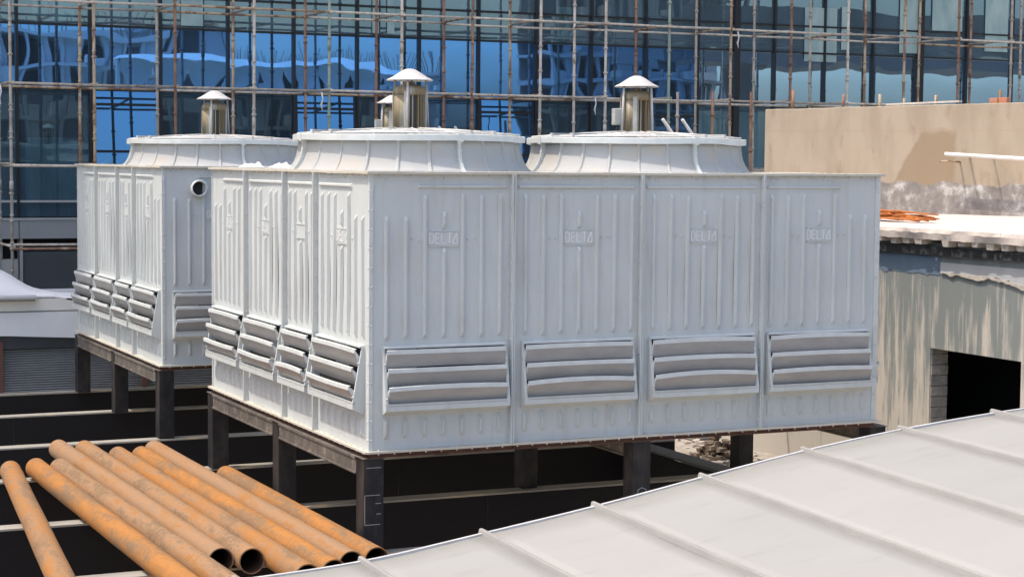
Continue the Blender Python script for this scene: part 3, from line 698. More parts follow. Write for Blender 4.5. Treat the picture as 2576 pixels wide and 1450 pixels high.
for i, (a, b, k, lab) in enumerate(PX):
    r = .118; z = -.984+r+.004
    root = empty('steel_pipe', ((a[0]+b[0])/2, (a[1]+b[1])/2, -.98), lab, 'pipe', 'rusty steel pipes lying on the floor beams')
    A = Vector((*a, z)); B = Vector((*b, z)); d = (B-A); n = 14
    pts = [A+d*j/n+Vector((.0015*math.sin(j*1.3+i), 0, .0)) for j in range(n+1)]
    mb = MB(); mb.tube(pts, r, 36, cap=False)
    # end rings
    for P, s in ((A, -1), (B, 1)):
        dn = d.normalized(); e = dn.orthogonal().normalized(); f = dn.cross(e); i0 = len(mb.v)
        for j in range(36):
            t = 2*math.pi*j/36; q = e*math.cos(t)+f*math.sin(t); mb.v += [P+q*r, P+q*(r-.010)]
        for j in range(36): mb.f.append([i0+2*j, i0+2*((j+1)%36), i0+2*((j+1)%36)+1, i0+2*j+1]); mb.sm.append(False)
    if i in (0, 3, 4, 2):        # girth weld near the far end
        c0 = A+d.normalized()*.45; mb.tube([c0-d.normalized()*.008, c0, c0+d.normalized()*.008], [r+.001, r+.005, r+.001], 36, cap=False)
    mb.build('pipe_wall', M[{'r':'rust','o':'rust_o','p':'rust_p','d':'rust_d'}[k]], root, merge=False)
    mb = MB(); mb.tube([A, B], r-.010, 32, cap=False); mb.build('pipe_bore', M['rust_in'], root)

# ================================================================= FOREGROUND SHEET ROOF
root = empty('sheet_metal_roof', (-1, -10, -1), 'big white curved sheet metal roof with raised seams filling the lower right corner', 'roof')
prof = [(-6.1,.93),(-5.5,.90),(-4.95,.885),(-4.37,.89),(-3.785,.905),(-3.20,.94),(-2.61,1.02),(-2.03,1.105),(-1.445,1.205),(-.86,1.30),(-.27,1.375),(.325,1.43),(.91,1.465),(1.5,1.485),(2.1,1.49)]
YE, YB = -8.5, -15.0
def zroof(x, y):
    for (x0,z0),(x1,z1) in zip(prof, prof[1:]):
        if x <= x1: f = (x-x0)/(x1-x0); break
    # Catmull-ish smoothing
    z = z0+(z1-z0)*f
    return z+(y-YE)*.028
import bisect
xs_ = [p[0] for p in prof]
def zsm(x, y):
    k = max(0, min(len(prof)-2, bisect.bisect_right(xs_, x)-1))
    p0 = prof[max(k-1,0)][1]; p1 = prof[k][1]; p2 = prof[k+1][1]; p3 = prof[min(k+2,len(prof)-1)][1]; t = (x-prof[k][0])/(prof[k+1][0]-prof[k][0])
    z = .5*((2*p1)+(-p0+p2)*t+(2*p0-5*p1+4*p2-p3)*t*t+(-p0+3*p1-3*p2+p3)*t**3)
    return z+(y-YE)*.028
for k in range(len(prof)-1):
    x0, x1 = prof[k][0], prof[k+1][0]; mb = MB(); nx, ny = 6, 26; i0 = 0
    for b in range(ny+1):
        for a in range(nx+1):
            x = x0+(x1-x0)*a/nx; y = YE+(YB-YE)*b/ny
            mb.v.append(Vector((x, y, zsm(x,y)+.007*noise.noise(Vector((x*1.5,y*.8,k)))+.0025*noise.noise(Vector((x*4,y*2.2,k+9))))))
    for b in range(ny):
        for a in range(nx): mb.f.append([b*(nx+1)+a, b*(nx+1)+a+1, (b+1)*(nx+1)+a+1, (b+1)*(nx+1)+a]); mb.sm.append(True)
    o = mb.build('roof_sheet', M['roof_a'] if k % 2 == 0 else M['roof_b'], root, merge=False)  # alternate tints hold warm and cool reflected light in the colour
    sm = o.modifiers.new('thick', 'SOLIDIFY'); sm.thickness = .02; sm.offset = -1
for k in range(1, len(prof)-1):
    x = prof[k][0]; mb = MB()
    ya, yb = YE+.035, YB; N = 24
    for j in range(N):
        y0 = ya+(yb-ya)*j/N; y1 = ya+(yb-ya)*(j+1)/N
        z0, z1 = zsm(x,y0), zsm(x,y1)
        mb.hexa([(x-.017,y0,z0-.01),(x+.017,y0,z0-.01),(x+.017,y1,z1-.01),(x-.017,y1,z1-.01),(x-.009,y0,z0+.022),(x+.009,y0,z0+.022),(x+.009,y1,z1+.022),(x-.009,y1,z1+.022)])
    mb.build('seam_rib', M['seam'], root, bevel=.005)
mb = MB(); N = 80
for j in range(N):
    xa = prof[0][0]+(prof[-1][0]-prof[0][0])*j/N; xb = prof[0][0]+(prof[-1][0]-prof[0][0])*(j+1)/N
    za, zb = zsm(xa,YE), zsm(xb,YE)
    mb.hexa([(xa,YE-.012,za-.07),(xb,YE-.012,zb-.07),(xb,YE+.008,zb-.07),(xa,YE+.008,za-.07),(xa,YE-.012,za+.008),(xb,YE-.012,zb+.008),(xb,YE+.008,zb+.008),(xa,YE+.008,za+.008)])
mb.build('edge_trim', M['trim'], root)
mb = MB(); mb.box((-6.0,-14.9,-6.9),(2.0,-8.8,.45)); mb.build('lower_wall', M['black'], root)

# ================================================================= GLASS BUILDING
FY = 20.35
gb = empty('glass_building', (12, FY, -7), 'blue mirrored glass curtain wall building behind the scaffolding', 'building')
mx = [.33-1.39*k for k in range(4,0,-1)]+[.33,1.74,3.14,4.52,5.91,7.29,8.68,10.05,11.41,12.77,14.13,15.48,16.49,17.53,18.91,20.29,21.66,23.05,24.45,25.9,27.3]
ZL = [1.54,1.86,4.05,5.29,5.91,8.6]
for k, x in enumerate(mx):
    big = abs(x-16.49) < .01 or abs(x-21.66) < .01
    mb = MB(); w_ = .075 if big else .026
    mb.box((x-w_, FY-.07 if not big else FY-.10, 1.54), (x+w_, FY+.10, 8.6)); mb.build('mullion', M['mull'], gb)
for z in ZL[1:]:
    mb = MB(); h = .022; mb.box((mx[0], FY-.045, z-h), (mx[-1], FY+.08, z+h)); o = mb.build('transom', M['mull'] if z > 2 else M['alu'], gb)
mb = MB(); mb.box((mx[0], FY-.12, 1.50), (mx[-1], FY+.1, 1.54)); mb.build('window_sill', M['alu'], gb)
for k in range(0, len(mx)-1, 2):
    mb = MB(); mb.box((mx[k]+.008, FY-.10, 1.14), (mx[min(k+2,len(mx)-1)]-.008, FY+.05, 1.497)); mb.build('cladding_panel', M['clad'], gb)
mb = MB(); mb.box((mx[0], FY+.35, .70), (mx[-1], FY+.5, 1.14)); mb.build('service_recess', M['recess'], gb)
mb = MB(); mb.box((.42, FY+.0, -3), (mx[-1], FY+.3, .88)); mb.build('lower_board', M['dgrey'], gb)
mb = MB(); mb.box((.355, FY-.03, -3), (.41, FY+.3, 1.13)); mb.build('corner_strip', M['alu'], gb)
mb = MB()
for j in range(6):
    for i_ in range(8):
        x0 = .34-.62*(i_+1)-(.3 if j % 2 else 0); mb.box((x0+.006, FY+.02, -1.2+.39*j+.006), (min(x0+.61,.35), FY+.25, -1.2+.39*j+.378))
mb.build('block_wall', M['conc'], gb)
openb = {5, 8, 11, 14}
for c in range(len(mx)-1):
    x0, x1 = mx[c]+.028, mx[c+1]-.028
    for rrow in range(5):
        z0, z1 = ZL[rrow]+.022, ZL[rrow+1]-.022
        right = mx[c] > 15.3
        if rrow == 2: m_ = M['g_blue'] if not right else M['g_pale']
        elif rrow == 1: m_ = M['g_open'] if c in openb else (M['g_navy'] if c in (10,) else M['g_low'])
        elif rrow == 0: m_ = M['g_low']
        else: m_ = M['g_teal']
        if rrow == 1 and mx[c] > 13.9 : m_ = M['g_teal']
        if rrow == 1 and c in (14,): m_ = M['g_navy']
        rs = random.Random(c*17+rrow); am = rs.uniform(.0002,.0009)*(1 if rs.random() < .75 else -1); mb = MB(); nu, nv = 8, 10
        tilt = 0
        if rrow == 1 and c in openb: tilt = .13
        sx = rs.uniform(-.0012,.0012); sz = rs.uniform(-.0012,.0012)
        for b in range(nv+1):
            for a in range(nu+1):
                fu, fv = a/nu, b/nv
                y = FY-am*16*fu*(1-fu)*fv*(1-fv) + sx*(fu-.5) + sz*(fv-.5) - tilt*(1-fv)*.9 + .0007*noise.noise(Vector((fu*2.2+c, fv*2.6+rrow*7, 1)))
                mb.v.append(Vector((x0+(x1-x0)*fu, y, z0+(z1-z0)*fv)))
        for b in range(nv):
            for a in range(nu): mb.f.append([b*(nu+1)+a, b*(nu+1)+a+1, (b+1)*(nu+1)+a+1, (b+1)*(nu+1)+a]); mb.sm.append(True)
        p = mb.build('glass_pane', m_, gb, recalc=False)
        if tilt:
            mb = MB()
            for (xa, xb) in ((x0, x0+.045), (x1-.045, x1)):
                mb.hexa([(xa,FY-tilt*.9-.03,z0),(xb,FY-tilt*.9-.03,z0),(xb,FY-tilt*.9+.03,z0),(xa,FY-tilt*.9+.03,z0),(xa,FY-.03,z1),(xb,FY-.03,z1),(xb,FY+.03,z1),(xa,FY+.03,z1)])
            for f in (.88, .45):
                yy = FY-tilt*.9*(1-f); zz_ = z0+(z1-z0)*f; mb.box((x0+.045, yy-.018, zz_-.03), (x1-.045, yy-.012, zz_+.02))
            mb.build('sash_frame', M['mull'], gb, merge=False)
# rooms behind the glass
xa, xb = mx[0]-.2, mx[-1]+.2
for nm, a, b, m_ in (('room_back_wall',(xa,27.0,-3),(xb,27.2,8.6),M['inwall']), ('room_floor',(xa,FY+.5,1.0),(xb,27,1.3),M['infloor']), ('room_ceiling',(xa,FY+.15,5.34),(xb,27,5.86),M['infloor']), ('mid_slab',(xa,FY+.6,4.12),(xb,21.3,4.30),M['infloor'])):
    mb = MB(); mb.box(a, b); mb.build(nm, m_, gb)
for k, x in enumerate((-1.2, 5.2, 11.6, 15.9, 20.9, 24)):
    mb = MB(); mb.box((x,23.2,1.3),(x+.6,23.8,5.34)); mb.box((x,23.2,5.86),(x+.6,23.8,8.6)); mb.build('room_column', M['inwall'], gb, merge=False)
rs = random.Random(3)
for (x, w_, z0, z1) in ((.65,.30,5.45,5.86),(1.05,.42,5.4,5.84),(3.55,.45,5.36,6.4),(7.25,.10,5.36,6.2),(7.62,.14,5.36,6.2),(7.95,.16,5.36,6.1),(12.0,.35,5.4,6.1),(14.0,.3,5.95,6.5),
                        (18.35,.9,5.10,6.35),(19.38,.22,5.4,6.4),(21.05,.55,5.38,6.9),(22.0,.9,5.95,6.8),(23.6,.7,5.5,6.8),(24.9,.8,5.0,6.8),(3.95,.62,1.9,3.2),(.5,1.0,1.9,3.1),(7.0,.12,1.9,2.5),(11.55,.2,1.9,2.8),(13.6,.9,1.9,3.2),(14.3,.8,1.9,3.5),(15.6,.8,1.9,3.9),(16.65,.8,1.9,3.9),(17.7,1.1,1.9,3.9)):
    mb = MB(); out_ = x > 18 or x in (3.55, 7.62, 7.95); y = (FY-.035) if out_ else FY+.10+rs.uniform(0,.04); mb.box((x, y, z0), (x+w_, y+.006, z1)); mb.build('bright_patch', M['lit_patch' if not out_ else 'mirror_patch'], gb)  # pale sheets stand in for reflections and lit things inside
mb = MB(); mb.box((19.6, 21.4, 5.9),(20.6,21.45,6.2)); mb.build('green_net', M['green'], gb)
mb = MB(); mb.box((-70, FY+.02, 8.62), (60, 42, 84)); mb.box((-70, FY+.02, -7), (mx[0]-.2, 42, 8.6)); mb.box((xb, FY+.02, -7), (60, 42, 8.6)); mb.box((xa, 27.3, -7), (xb, 42, 8.6))
mb.build('upper_storeys', M['clad'], gb, merge=False)  # unseen bulk, its height and length shaped to shade the rear tower

# ================================================================= SCAFFOLD
sc = empty('scaffold', (10, 18.4, -3), 'tall tube scaffolding of white and rusty uprights standing along the glass wall', 'scaffold')
YF, YR_ = 17.73, 19.24
ZS = [-.45, 1.07, 2.56, 4.03, 5.54, 7.05]
tm = ['tube_w','tube_g','tube_r','tube_b','tube_gr']
fcol = ['tube_g','tube_b','tube_r','tube_w','tube_gr','tube_w','tube_r','tube_w','tube_w','tube_gr','tube_b','tube_r','tube_w','tube_b','tube_r','tube_g','tube_g','tube_r']
rcol = ['tube_b','tube_g','tube_b','tube_r','tube_r','tube_r','tube_b','tube_w','tube_r','tube_g','tube_g','tube_g','tube_b','tube_b','tube_r','tube_g','tube_r','tube_g']
def upright(x, y, m_, z0=-3, z1=8.2, ph=0, r=.029):
    mb = MB(); lx_ = rnd.uniform(-.012,.012); ly_ = rnd.uniform(-.01,.01)
    P = lambda z: Vector((x+lx_*(z-2)/3, y+ly_*(z-2)/3, z))
    mb.tube([P(z0), P((z0+z1)/2), P(z1)], r, 10)
    z = 1.07+ph
    k = 0
    for zz in [1.07+.497*q for q in range(-8, 15)]:
        if z0 < zz < z1:
            mb.tube([P(zz-.022), P(zz-.012), P(zz+.012), P(zz+.02)], [r+.003, r+.018, r+.018, r+.003], 10)
            if rnd.random() < .6: mb.tube([P(zz+.085), P(zz+.095), P(zz+.125)], [r+.002, r+.013, r+.004], 10)
    zz = rnd.choice([2.2, 3.4, 4.9]); mb.tube([P(zz-.09), P(zz+.09)], r+.008, 10)
    return mb.build('upright', m_, sc)
for k in range(17):
    upright(-.235+1.5*k, YF, M[fcol[k % len(fcol)]], ph=.0)
    upright(1.304+1.5*k-1.5, YR_, M[rcol[(k-1) % len(rcol)]], ph=.0)
for zi, z in enumerate(ZS):
    for row, (Y, xo) in enumerate(((YF, -.235), (YR_, -.196))):
        for k in range(0, 17, 2):
            x0 = xo+1.5*k; x1 = min(xo+1.5*(k+2), xo+1.5*16)-.05
            if x1 <= x0: continue
            sag = rnd.uniform(-.012,.004); dz = rnd.uniform(-.012,.012); yo = -.045 if row == 0 else .045
            mb = MB(); mb.tube([(x0, Y+yo, z+dz), ((x0+x1)/2, Y+yo, z+sag+dz), (x1, Y+yo, z+dz)], .024, 9)
            mb.build('ledger', M[rnd.choice(['tube_w','tube_w','tube_g','tube_b','tube_b'])] if z > 1.2 else M[['tube_r','tube_w'][row]], sc)
    if z > 0:
        for k in range(16):
            mb = MB(); xx = -.235+1.5*k; mb.tube([(xx+.03, YF-.05, z+.035), (xx+.04, YR_+.05, z+.03)], .024, 9)
            mb.build('cross_tube', M[rnd.choice(['tube_g','tube_w','tube_g','tube_b'])], sc)
for (x, z) in ((5.6,3.9),(11.5,3.93),(-.43,3.9),(14.9,5.4)):
    mb = MB(); 
    pts = [(x, YF-.05, z+.1), (x+.02, YF-.07, z-.02), (x-.015, YF-.07, z-.14), (x+.01, YF-.07, z-.25)]
    mb.tube(pts, [.02,.012,.018,.008], 6); mb.build('rope_tie', M['cloth'], sc)
# loose rusty tubes between the scaffold and the front tower
for i, (x, y, zt, m_, lab) in enumerate(((13.42,16.2,4.17,'tube_r','short bare rusty tube standing in front of the scaffold, right of the right-hand fan motor'),
                                        (14.33,16.2,4.17,'tube_r','bare rusty tube in front of the scaffold, just left of the tan wall'),
                                        (12.6,16.2,4.13,'tube_g','short grey prop tube in front of the scaffold, next to the right-hand fan motor'))):
    mb = MB(); mb.tube([(x,y,-7),(x,y,zt)], .030, 12)
    for zz in (zt-.48, zt-1.2): mb.tube([(x,y,zz-.03),(x,y,zz),(x,y,zz+.03)], [.034,.055,.034], 12)
    tag(mb.build('standing_tube', M[m_]), lab, 'tube', 'loose tubes standing before the scaffold')

# ================================================================= KIOSK WITH ROLLER SHUTTER
ks = empty('kiosk', (1, 14.6, -2.2), 'low white roofed kiosk with grey roller shutters at the left behind the black beams', 'kiosk')
Yk = 14.6
def kz(x):
    P = [(-6,2.4),(-3,1.72),(-1.6,1.18),(-.98,.90),(-.61,.72),(-.29,.50),(0,.42),(.28,.375),(.8,.36),(5,.34)]
    for (a,za),(b,zb) in zip(P,P[1:]):
        if x <= b: return za+(zb-za)*(x-a)/(b-a)
    return .34
mb = MB(); N = 110; i0 = 0
for j in range(N+1):
    x = -6+11*j/N
    z = (kz(x-.08)+kz(x)+kz(x+.08))/3
    fz = min(z, .44)
    mb.v += [Vector((x, Yk-.02, fz-.0)), Vector((x, Yk+.5, fz+(z-fz)*.55)), Vector((x, Yk+1.3, z+.02)), Vector((x, Yk+2.1, z-.03-.25*(z-.3)))]
for j in range(N):
    for q in range(3): mb.f.append([4*j+q, 4*j+4+q, 4*j+5+q, 4*j+1+q]); mb.sm.append(True)
o = mb.build('roof', M['kiosk'], ks, recalc=False, merge=False); smd = o.modifiers.new('thick','SOLIDIFY'); smd.thickness = .03
mb = MB(); mb.face([(-6,Yk+1.0,.24),(6,Yk+1.0,.24),(6,Yk+2.2,.40),(-6,Yk+2.2,.40)]); o = mb.build('rear_roof', M['cement'], ks); smd = o.modifiers.new('thick','SOLIDIFY'); smd.thickness = .03  # grey material puts the rear slope's shade into its colour
mb = MB(); mb.box((-6,Yk-.02,.20),(5,Yk+.05,.40)); mb.build('upper_fascia', M['cream'], ks)
mb = MB(); mb.box((-6,Yk-.04,.36),(-.42,Yk-.0,.405)); mb.hexa([(-6,Yk-.22,.41),(-.40,Yk-.22,.41),(-.40,Yk,.41),(-6,Yk,.41),(-6,Yk-.22,.45),(-.40,Yk-.22,.44),(-.40,Yk,.46),(-6,Yk,.46)]); mb.build('gutter', M['trim'], ks, merge=False)
mb = MB(); mb.box((-6,Yk-.035,.185),(5,Yk+.03,.196)); mb.build('fascia_joint', M['flange'], ks)
mb = MB(); N = 30
for j in range(N):
    xa_, xb_ = -6+11*j/N, -6+11*(j+1)/N; fz = lambda x: -.19-.07*max(0,min(1,(x+1)/1.2))
    mb.hexa([(xa_,Yk-.06,fz(xa_)),(xb_,Yk-.06,fz(xb_)),(xb_,Yk,fz(xb_)),(xa_,Yk,fz(xa_)),(xa_,Yk-.04,.18),(xb_,Yk-.04,.18),(xb_,Yk,.18),(xa_,Yk,.18)])
mb.build('lower_fascia', M['kiosk'], ks)
mb = MB(); mb.box((-6,Yk+.02,-.42),(5,Yk+.2,-.15)); mb.build('header', M['header'], ks)
for (x0, x1) in ((-3.4,-1.01),(-.93,1.37),(1.45,3.8)):
    mb = MB(); n = 44
    for j in range(n):
        z = -.40-.040*j; i0 = len(mb.v)
        pr = [(0.0,0),(-.010,-.006),(-.016,-.016),(-.012,-.026),(0,-.033),(.006,-.040)]
        for x in (x0, x1):
            for dy, dz in pr: mb.v.append(Vector((x, Yk+.10+dy*1.3, z+dz)))
        m = len(pr)
        for q in range(m-1): mb.f.append([i0+q, i0+q+1, i0+m+q+1, i0+m+q]); mb.sm.append(False)
    mb.build('roller_shutter', M['slat'], ks, recalc=False, merge=False)
for x in (-.97, 1.41, -3.45, 3.85):
    mb = MB(); mb.box((x-.04,Yk+.0,-2.2),(x+.04,Yk+.12,-.30)); mb.build('door_post', M['brownpost'], ks)
mb = MB(); mb.box((-6,Yk+.25,-2.2),(5,Yk+2.2,.2)); mb.build('shell', M['header'], ks)

# ================================================================= CONCRETE BUILDING ON THE RIGHT
cb = empty('concrete_building', (8, 0, -7), 'weathered concrete building at right with streaked grey wall and tan rendered upper block', 'building')
XW = 8.0; T = .26
oy0, oy1, oz1 = .33, 1.98, .505
mb = MB()
mb.box((XW,oy1,-1.45),(XW+T,11.0,1.79)); mb.box((XW,-9,-1.45),(XW+T,oy0,1.79)); mb.box((XW,oy0,oz1),(XW+T,oy1,1.79)); mb.box((XW,oy0,-1.45),(XW+T,oy1,-1.2)); mb.box((XW,-9,-7),(XW+T,11,-1.45))
mb.build('lower_wall', M['streak'], cb, merge=False)
mb = MB(); mb.box((XW+2.4,-4,-1.3),(XW+2.5,6,1.75)); mb.box((XW+.27,-4,-1.3),(XW+2.4,-3.9,1.75)); mb.box((XW+.27,5.9,-1.3),(XW+2.4,6,1.75)); mb.box((XW+.27,-4,-1.3),(XW+2.4,6,-1.2)); mb.build('dark_room', M['dgrey'], cb, merge=False)
mb = MB(); rs = random.Random(5)
for j in range(14):         # rough masonry on the jamb of the opening
    z = -1.0+.13*j
    if z > oz1-.05: break
    mb.box((XW+.012+rs.uniform(0,.006), oy1-.012-rs.uniform(0,.012), z+.006), (XW+T-.004, oy1+.002, z+.122))
mb.build('opening_jamb', mat('jamb_masonry',(.20,.195,.18),.95,(.32,.29,.25),8,bump=.01,bscale=20), cb, merge=False)
# slab with broken, castellated edge
mb = MB(); ys = [-9+.05*j for j in range(401)]; XE = 7.84
def ex(y, s): return XE-.03+.03*noise.noise(Vector((y*2.1, s, 0)))+.008*noise.noise(Vector((y*7, s, 3)))
i0 = 0
for y in ys:
    zt_ = 1.975+.012*noise.noise(Vector((y*2,1,1))); zm_ = 1.91+.012*noise.noise(Vector((y*7,2,1)))
    mb.v += [Vector((17,y,1.98)), Vector((ex(y,0)+.10,y,zt_)), Vector((ex(y,0),y,zt_-.02)), Vector((ex(y,1)-.01,y,zm_)), Vector((ex(y,2)+.01,y,1.83+.01*noise.noise(Vector((y*9,0,0))))), Vector((8.2,y,1.83))]
for j in range(len(ys)-1):
    for q in range(5): mb.f.append([6*j+q, 6*j+q+1, 6*j+7+q, 6*j+6+q]); mb.sm.append(False)
sb = mb.build('roof_slab', mat('bleached_slab',(.60,.53,.48),.9,(.50,.44,.39),2.5,bump=.006,bscale=18,col3=(.35,.31,.28),scale3=9,lo3=.6,hi3=.7), cb)
mb = MB(); y = -8.9
y = -3.0; ribs_ = []
while y < 7.5:
    a = rs.uniform(.125,.155); b = a-.035; dd = rs.uniform(-.015,.015); zb_ = 1.765+rs.uniform(-.012,.02); mb = MB()
    if rs.random() > .06:
        mb.hexa([(XE+.0+dd,y+.02,zb_),(XE+.0+dd,y+.02+b,zb_),(8.2,y+.02+b,zb_),(8.2,y+.02,zb_),(XE-.012+dd,y,1.84),(XE-.012+dd,y+a,1.84),(8.2,y+a,1.84),(8.2,y,1.84)])
        mb.build('slab_rib', M['mortar'], sb)
    y += .262
mb = MB(); N = 200
for j in range(N):
    y0_ = -8.9+18*j/N; y1_ = -8.9+18*(j+1)/N
    f = lambda y, s: .02*noise.noise(Vector((y*5,s,2)))
    mb.hexa([(7.945+f(y0_,1),y0_,1.64+f(y0_,2)),(7.945+f(y1_,1),y1_,1.64+f(y1_,2)),(8.01,y1_,1.64+f(y1_,2)),(8.01,y0_,1.64+f(y0_,2)),(7.94+f(y0_,1),y0_,1.732),(7.94+f(y1_,1),y1_,1.732),(8.01,y1_,1.732),(8.01,y0_,1.732)])
mb.build('bitumen_strip', M['bitumen'], sb)
# fresh cement patches with ragged lower edges on the wall under the slab
def patch(nm, ya, yb, ztf, zbf, m_, d, seed, n=90):
    mb = MB()
    for j in range(n):
        y0_ = ya+(yb-ya)*j/n; y1_ = ya+(yb-ya)*(j+1)/n
        zb0 = zbf(y0_)+.035*noise.noise(Vector((y0_*6,seed,0)))+.02*noise.noise(Vector((y0_*19,seed,1))); zb1 = zbf(y1_)+.035*noise.noise(Vector((y1_*6,seed,0)))+.02*noise.noise(Vector((y1_*19,seed,1)))
        mb.hexa([(XW-d,y0_,zb0),(XW-d,y1_,zb1),(XW+.01,y1_,zb1),(XW+.01,y0_,zb0),(XW-d,y0_,ztf(y0_)),(XW-d,y1_,ztf(y1_)),(XW+.01,y1_,ztf(y1_)),(XW+.01,y0_,ztf(y0_))])
    return mb.build(nm, m_, cb)
patch('cement_patch', -2.2, 1.80, lambda y: 1.555, lambda y: 1.43-.10*max(0,.9-y), M['cement'], .020, 3)
patch('ragged_mortar', -2.2, 1.78, lambda y: 1.435-.10*max(0,.9-y), lambda y: 1.40-.12*max(0,.9-y)-.02*math.sin(y*7), M['mortar'], .030, 9)
patch('slab_shade_band', 1.82, 4.6, lambda y: 1.62, lambda y: 1.40, mat('blue_grey_shade',(.10,.15,.21),.7,(.13,.18,.24),3,col3=(.5,.5,.5),scale3=6,lo3=.62,hi3=.68), .006, 5)  # slab's shadow put into the colour as a blue-grey band
# tan upper block
P0 = Vector((10.46,9.61,0)); dv = Vector((.3674,-.9300,0)); nv_ = Vector((-.93,-.3674,0))
L = 11.0
mb = MB(); n = 60
def top(s): return 3.60+.010*s+.012*noise.noise(Vector((s*2.3,0,0)))+.008*noise.noise(Vector((s*9,1,0)))
# built in local axes: x = into the block, y = minus distance along the wall, z = height
vs = []
for j in range(n+1):
    s = L*j/n
    for (dx, zz_) in ((0,1.93),(0,top(s)-.01),(.02,top(s)),(.35,top(s)+.005),(6,3.6)): mb.v.append(Vector((dx,-s,zz_)))
for j in range(n):
    for q in range(4): mb.f.append([5*j+q, 5*j+q+1, 5*j+6+q, 5*j+5+q]); mb.sm.append(False)
mb.face([(0,0,1.93),(0,0,3.59),(6,0,3.6),(6,0,1.93)])
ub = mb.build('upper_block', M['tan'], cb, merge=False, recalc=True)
# place it: undo the parent offset and turn it to the wall direction
for v in ub.data.vertices: v.co += ORG[cb.name]
ub.location = P0-ORG[cb.name]; ub.rotation_euler = (0,0,math.atan2(dv.x, -dv.y))
# pipe on the tan wall, etc.
def onwall(s, off, z): q = P0+dv*s+nv_*off; return Vector((q.x,q.y,z))
pr = empty('wall_pipe', onwall(3.4,.1,2.8), 'white plastic pipe running level along the tan wall', 'pipe')
mb = MB(); mb.tube([onwall(3.50,.27,2.885),onwall(4.68,.27,2.825),onwall(8,.27,2.66)], .031, 14); mb.build('pipe_run', M['pvc'], pr)
mb = MB(); mb.tube([onwall(3.75,.27,2.87),onwall(3.75,-.02,2.87)], .022, 8); mb.tube([onwall(4.15,.27,2.85),onwall(4.15,-.02,2.85)], .012, 8); mb.tube([onwall(5.6,.27,2.77),onwall(5.6,-.02,2.77)], .02, 8); mb.build('bracket', M['tube_g'], pr)
mb = MB(); mb.tube([onwall(3.40,.24,2.775),onwall(3.58,.20,2.775),onwall(3.60,-.02,2.77)], .016, 8); tag(mb.build('pipe_stub', M['tube_b']), 'short brown pipe stub poking from the tan wall below the white pipe end', 'pipe stub')
# things on top of the tan wall
mb = MB(); a = onwall(2.22,-.14,3.635); b = onwall(3.52,-.10,3.665); e = nv_*.05
mb.hexa([a-e,b-e,b+e,a+e,a-e+Vector((0,0,.028)),b-e+Vector((0,0,.028)),b+e+Vector((0,0,.028)),a+e+Vector((0,0,.028))]); tag(mb.build('board', M['plank']), 'pale bleached board lying on top of the tan wall', 'board')
mb = MB(); c0 = onwall(4.16,-.10,3.645)
for (o_, h_) in ((-.12,.075),(.03,.08)):
    q = c0+dv*(o_+.055); e1 = dv*.068; e2 = nv_*.05
    mb.hexa([q-e1-e2,q+e1-e2,q+e1+e2,q-e1+e2]+[p_+Vector((0,0,h_)) for p_ in (q-e1-e2,q+e1-e2,q+e1+e2,q-e1+e2)])
tag(mb.build('brick', M['brick'], bevel=.006), 'orange brick resting on top of the tan wall near the right edge', 'brick')
for i, (s, h_, m_, lab) in enumerate(((.38,.30,'tube_r','brown bar stub on the tan wall, leftmost and tallest of the stubs'),(1.18,.22,'tube_r','reddish bar stub, second from the left on the tan wall'),(1.86,.21,'tube_b','tan coloured bar stub, third from the left on the tan wall'),
                        (2.30,.14,'tube_g','very short grey bar stub at the left end of the pale board'),(2.86,.18,'tube_b','brown bar stub rising behind the pale board'),(3.95,.24,'tube_b','brown bar stub standing beside the orange brick'))):
    q = onwall(s+.12,-.30 if i else -.06,0); mb = MB(); mb.tube([(q.x,q.y,3.50),(q.x,q.y,3.61+h_)], .024, 8); tag(mb.build('bar_stub', M[m_]), lab, 'bar stub', 'bar stubs on the tan wall')
# bundle of rusty bars on the slab
mb = MB()
for j in range(46):
    y0_ = rs.uniform(3.3,5.6); ln = rs.uniform(.6,1.8); x0_ = 8.75+rs.uniform(-.15,.15); z_ = 2.01+.12*rs.random()*(1 if y0_ > 3.9 else .5)
    y1_ = max(2.9+rs.uniform(0,.45), y0_-ln)
    mb.tube([(x0_,y0_+.6,z_),(x0_+rs.uniform(-.03,.03),(y0_+y1_)/2,z_+rs.uniform(0,.03)),(x0_+rs.uniform(-.06,.06),y1_,z_-.02*rs.random())], .010, 5)
tag(mb.build('bar_bundle', M['bar']), 'bundle of bright orange rusty bars lying on the slab beside the front tower', 'metal bars')
# debris seen under the tower
sb2 = MB(); sb2.box((6.35,2.0,-7),(XW-.003,11,-1.31)); struct(sb2.build('terrace', M['debris']))
sb2 = MB(); sb2.box((7.55,6.9,-1.306),(7.93,8.0,-.75)); tag(sb2.build('concrete_upstand', M['conc'], bevel=.02), 'long grey concrete upstand at the foot of the streaked wall', 'concrete block')
sb2 = MB(); sb2.hexa([(7.15,7.55,-1.306),(7.5,7.6,-1.306),(7.52,7.95,-1.306),(7.15,7.95,-1.306),(7.2,7.55,-.75),(7.5,7.57,-.78),(7.5,7.9,-.75),(7.2,7.9,-.75)]); tag(sb2.build('masonry_lump', M['debris'], bevel=.04), 'broken mortar covered masonry lump beside the blue tub', 'rubble')
sb2 = MB(); sb2.lathe((6.85,7.75,-1.306), [(0,0),(.34,0),(.38,.36),(.40,.36),(.40,.40),(.36,.40),(.33,.03),(0,.03)], 28); tag(sb2.build('tub', M['blue']), 'faded blue plastic tub in the shade under the front tower', 'tub')
sb2 = MB()
for j in range(120): d_ = rs.random(); a_ = rs.uniform(0,6.28); chunk(sb2, (7.15+.34*d_*math.cos(a_), 5.5+.38*d_*math.sin(a_), -1.3+rs.uniform(0,.34)*(1-d_)), rs.uniform(.02,.07), rs)
tag(sb2.build('debris_heap', M['earth']), 'brown heap of debris beside the rear right post', 'debris', kind='stuff')
